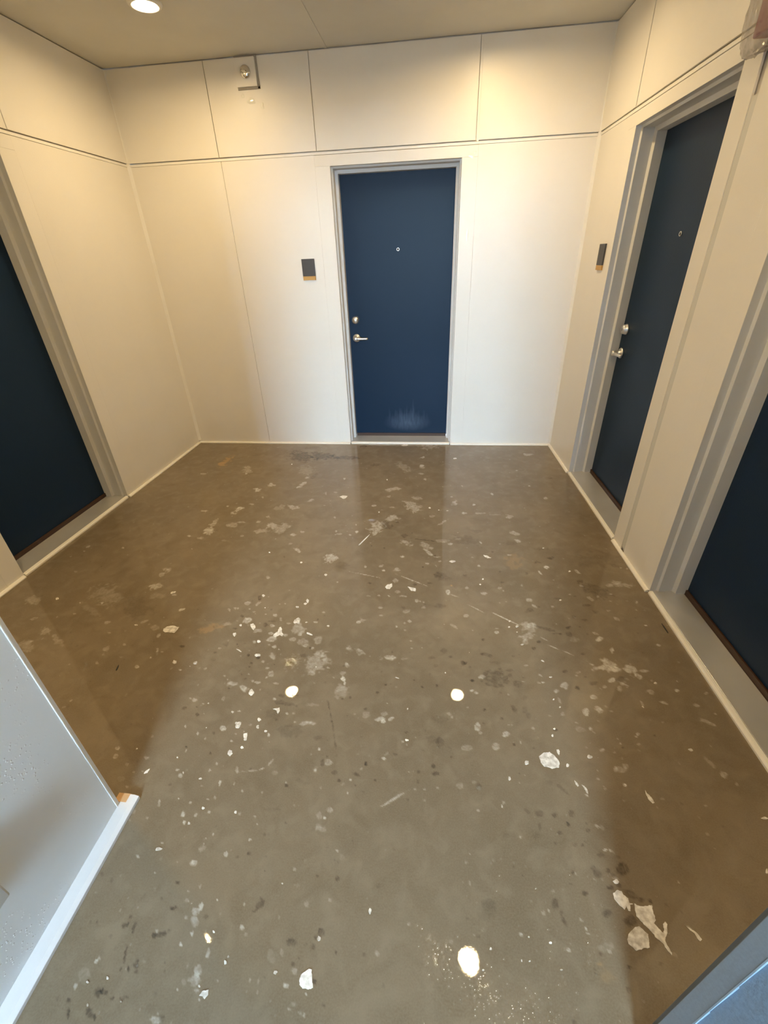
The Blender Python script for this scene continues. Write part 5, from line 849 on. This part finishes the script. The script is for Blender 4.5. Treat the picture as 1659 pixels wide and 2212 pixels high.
# ================================================================== WRAPPED ALARM
r = empty('fire_alarm', M_RIGHT, (1.735, 0.0075, 2.262))
tag(r, 'red fire alarm wrapped in crumpled clear plastic, top right corner', 'alarm')
MB().box(-0.030, 0.095, 0.0, 0.052, -0.085, 0.125).build('alarm_body', REDP, r, bevel=0.006)
MB().lathe([(0.034, 0.045), (0.032, 0.058), (0.020, 0.068), (0.0001, 0.070)], 0.01, 0.05, 0.0, n=24).build('strobe_lens', glassy('strobe_plastic', 0.1, (0.9, 0.88, 0.85), 1.45), r)
bm = bmesh.new()
bmesh.ops.create_icosphere(bm, subdivisions=5, radius=1.0)
rr = random.Random(5)
import mathutils.noise as mn
for v in bm.verts:
    p = v.co.copy()
    q = Vector((max(-1, min(1, p.x * 1.35)), p.y, max(-1, min(1, p.z * 1.25))))
    k = 1 + 0.22 * mn.ridged_multi_fractal(p * 2.3 + Vector((3, 1, 7)), 0.8, 2.1, 3, 1.0, 2.0) * 0.35 - 0.08
    d = 0.036 + 0.045 * q.y * k
    v.co = Vector((0.006 + 0.014 + q.x * 0.108 * k, max(0.002, d), 0.012 + q.z * 0.135 * k))
me = bpy.data.meshes.new('plastic_wrap'); bm.to_mesh(me); bm.free()
me.materials.append(FILM)
o = bpy.data.objects.new('plastic_wrap', me); C.objects.link(o); o.parent = r
o['label'] = 'crumpled clear plastic wrap'

# deeper open stretch of the joint below the alarm and the sunk joint beside the casing
MB().box(RY0 + 0.113, RY0 + 0.151, -0.0135, -0.0025, 0.03, 2.03).build('joint_cover', GROOVE, wall_right, bevel=0.0005)

# ================================================================== OUTLET BOX ON THE PASSAGE WALL
r = empty('outlet_box', M_CL, (0.368, 0.0005, 0.368))
tag(r, 'grey weatherproof outlet box on the passage wall, cut by the left edge', 'outlet')
MB().box(-0.055, 0.055, 0.0, 0.020, -0.078, 0.078).build('box_base', PLASTW, r, bevel=0.003)
MB().prism([(-0.050, 0.0205), (0.050, 0.0205), (0.050, 0.048), (-0.046, 0.048)], 2, -0.074, 0.070).build('box_lid', PLASTW, r, bevel=0.004)

# ================================================================== OUTSIDE: unseen alley, its tall walls added to narrow the daylight
g = MB().box(-6, 6, -16, END_Y - 0.002, -0.2, -0.003).build('ground', CONC)
tag(g, 'plain concrete ground of the alley outside', kind='structure')
aw = MB().box(CORR_L - 0.17, CORR_L - 0.001, -10.0, END_Y - 0.002, -0.003, 5.6).build('alley_daylight_block', ALLEY)
tag(aw, 'unseen tall alley wall on the left, added to narrow the daylight', kind='structure')
aw = MB().box(CORR_R + 0.001, CORR_R + 0.17, -10.0, END_Y - 0.002, -0.003, 5.6).build('alley_daylight_block', ALLEY)
tag(aw, 'unseen tall alley wall on the right, added to narrow the daylight', kind='structure')
aw = MB().box(-6, 6, -13.2, -13.0, -0.003, 1.7).build('opposite_sky_block', ALLEY)  # unseen wall, added to cut off the low part of the sky
tag(aw, 'unseen low dark wall across the alley mouth, added to block low sky', kind='structure')
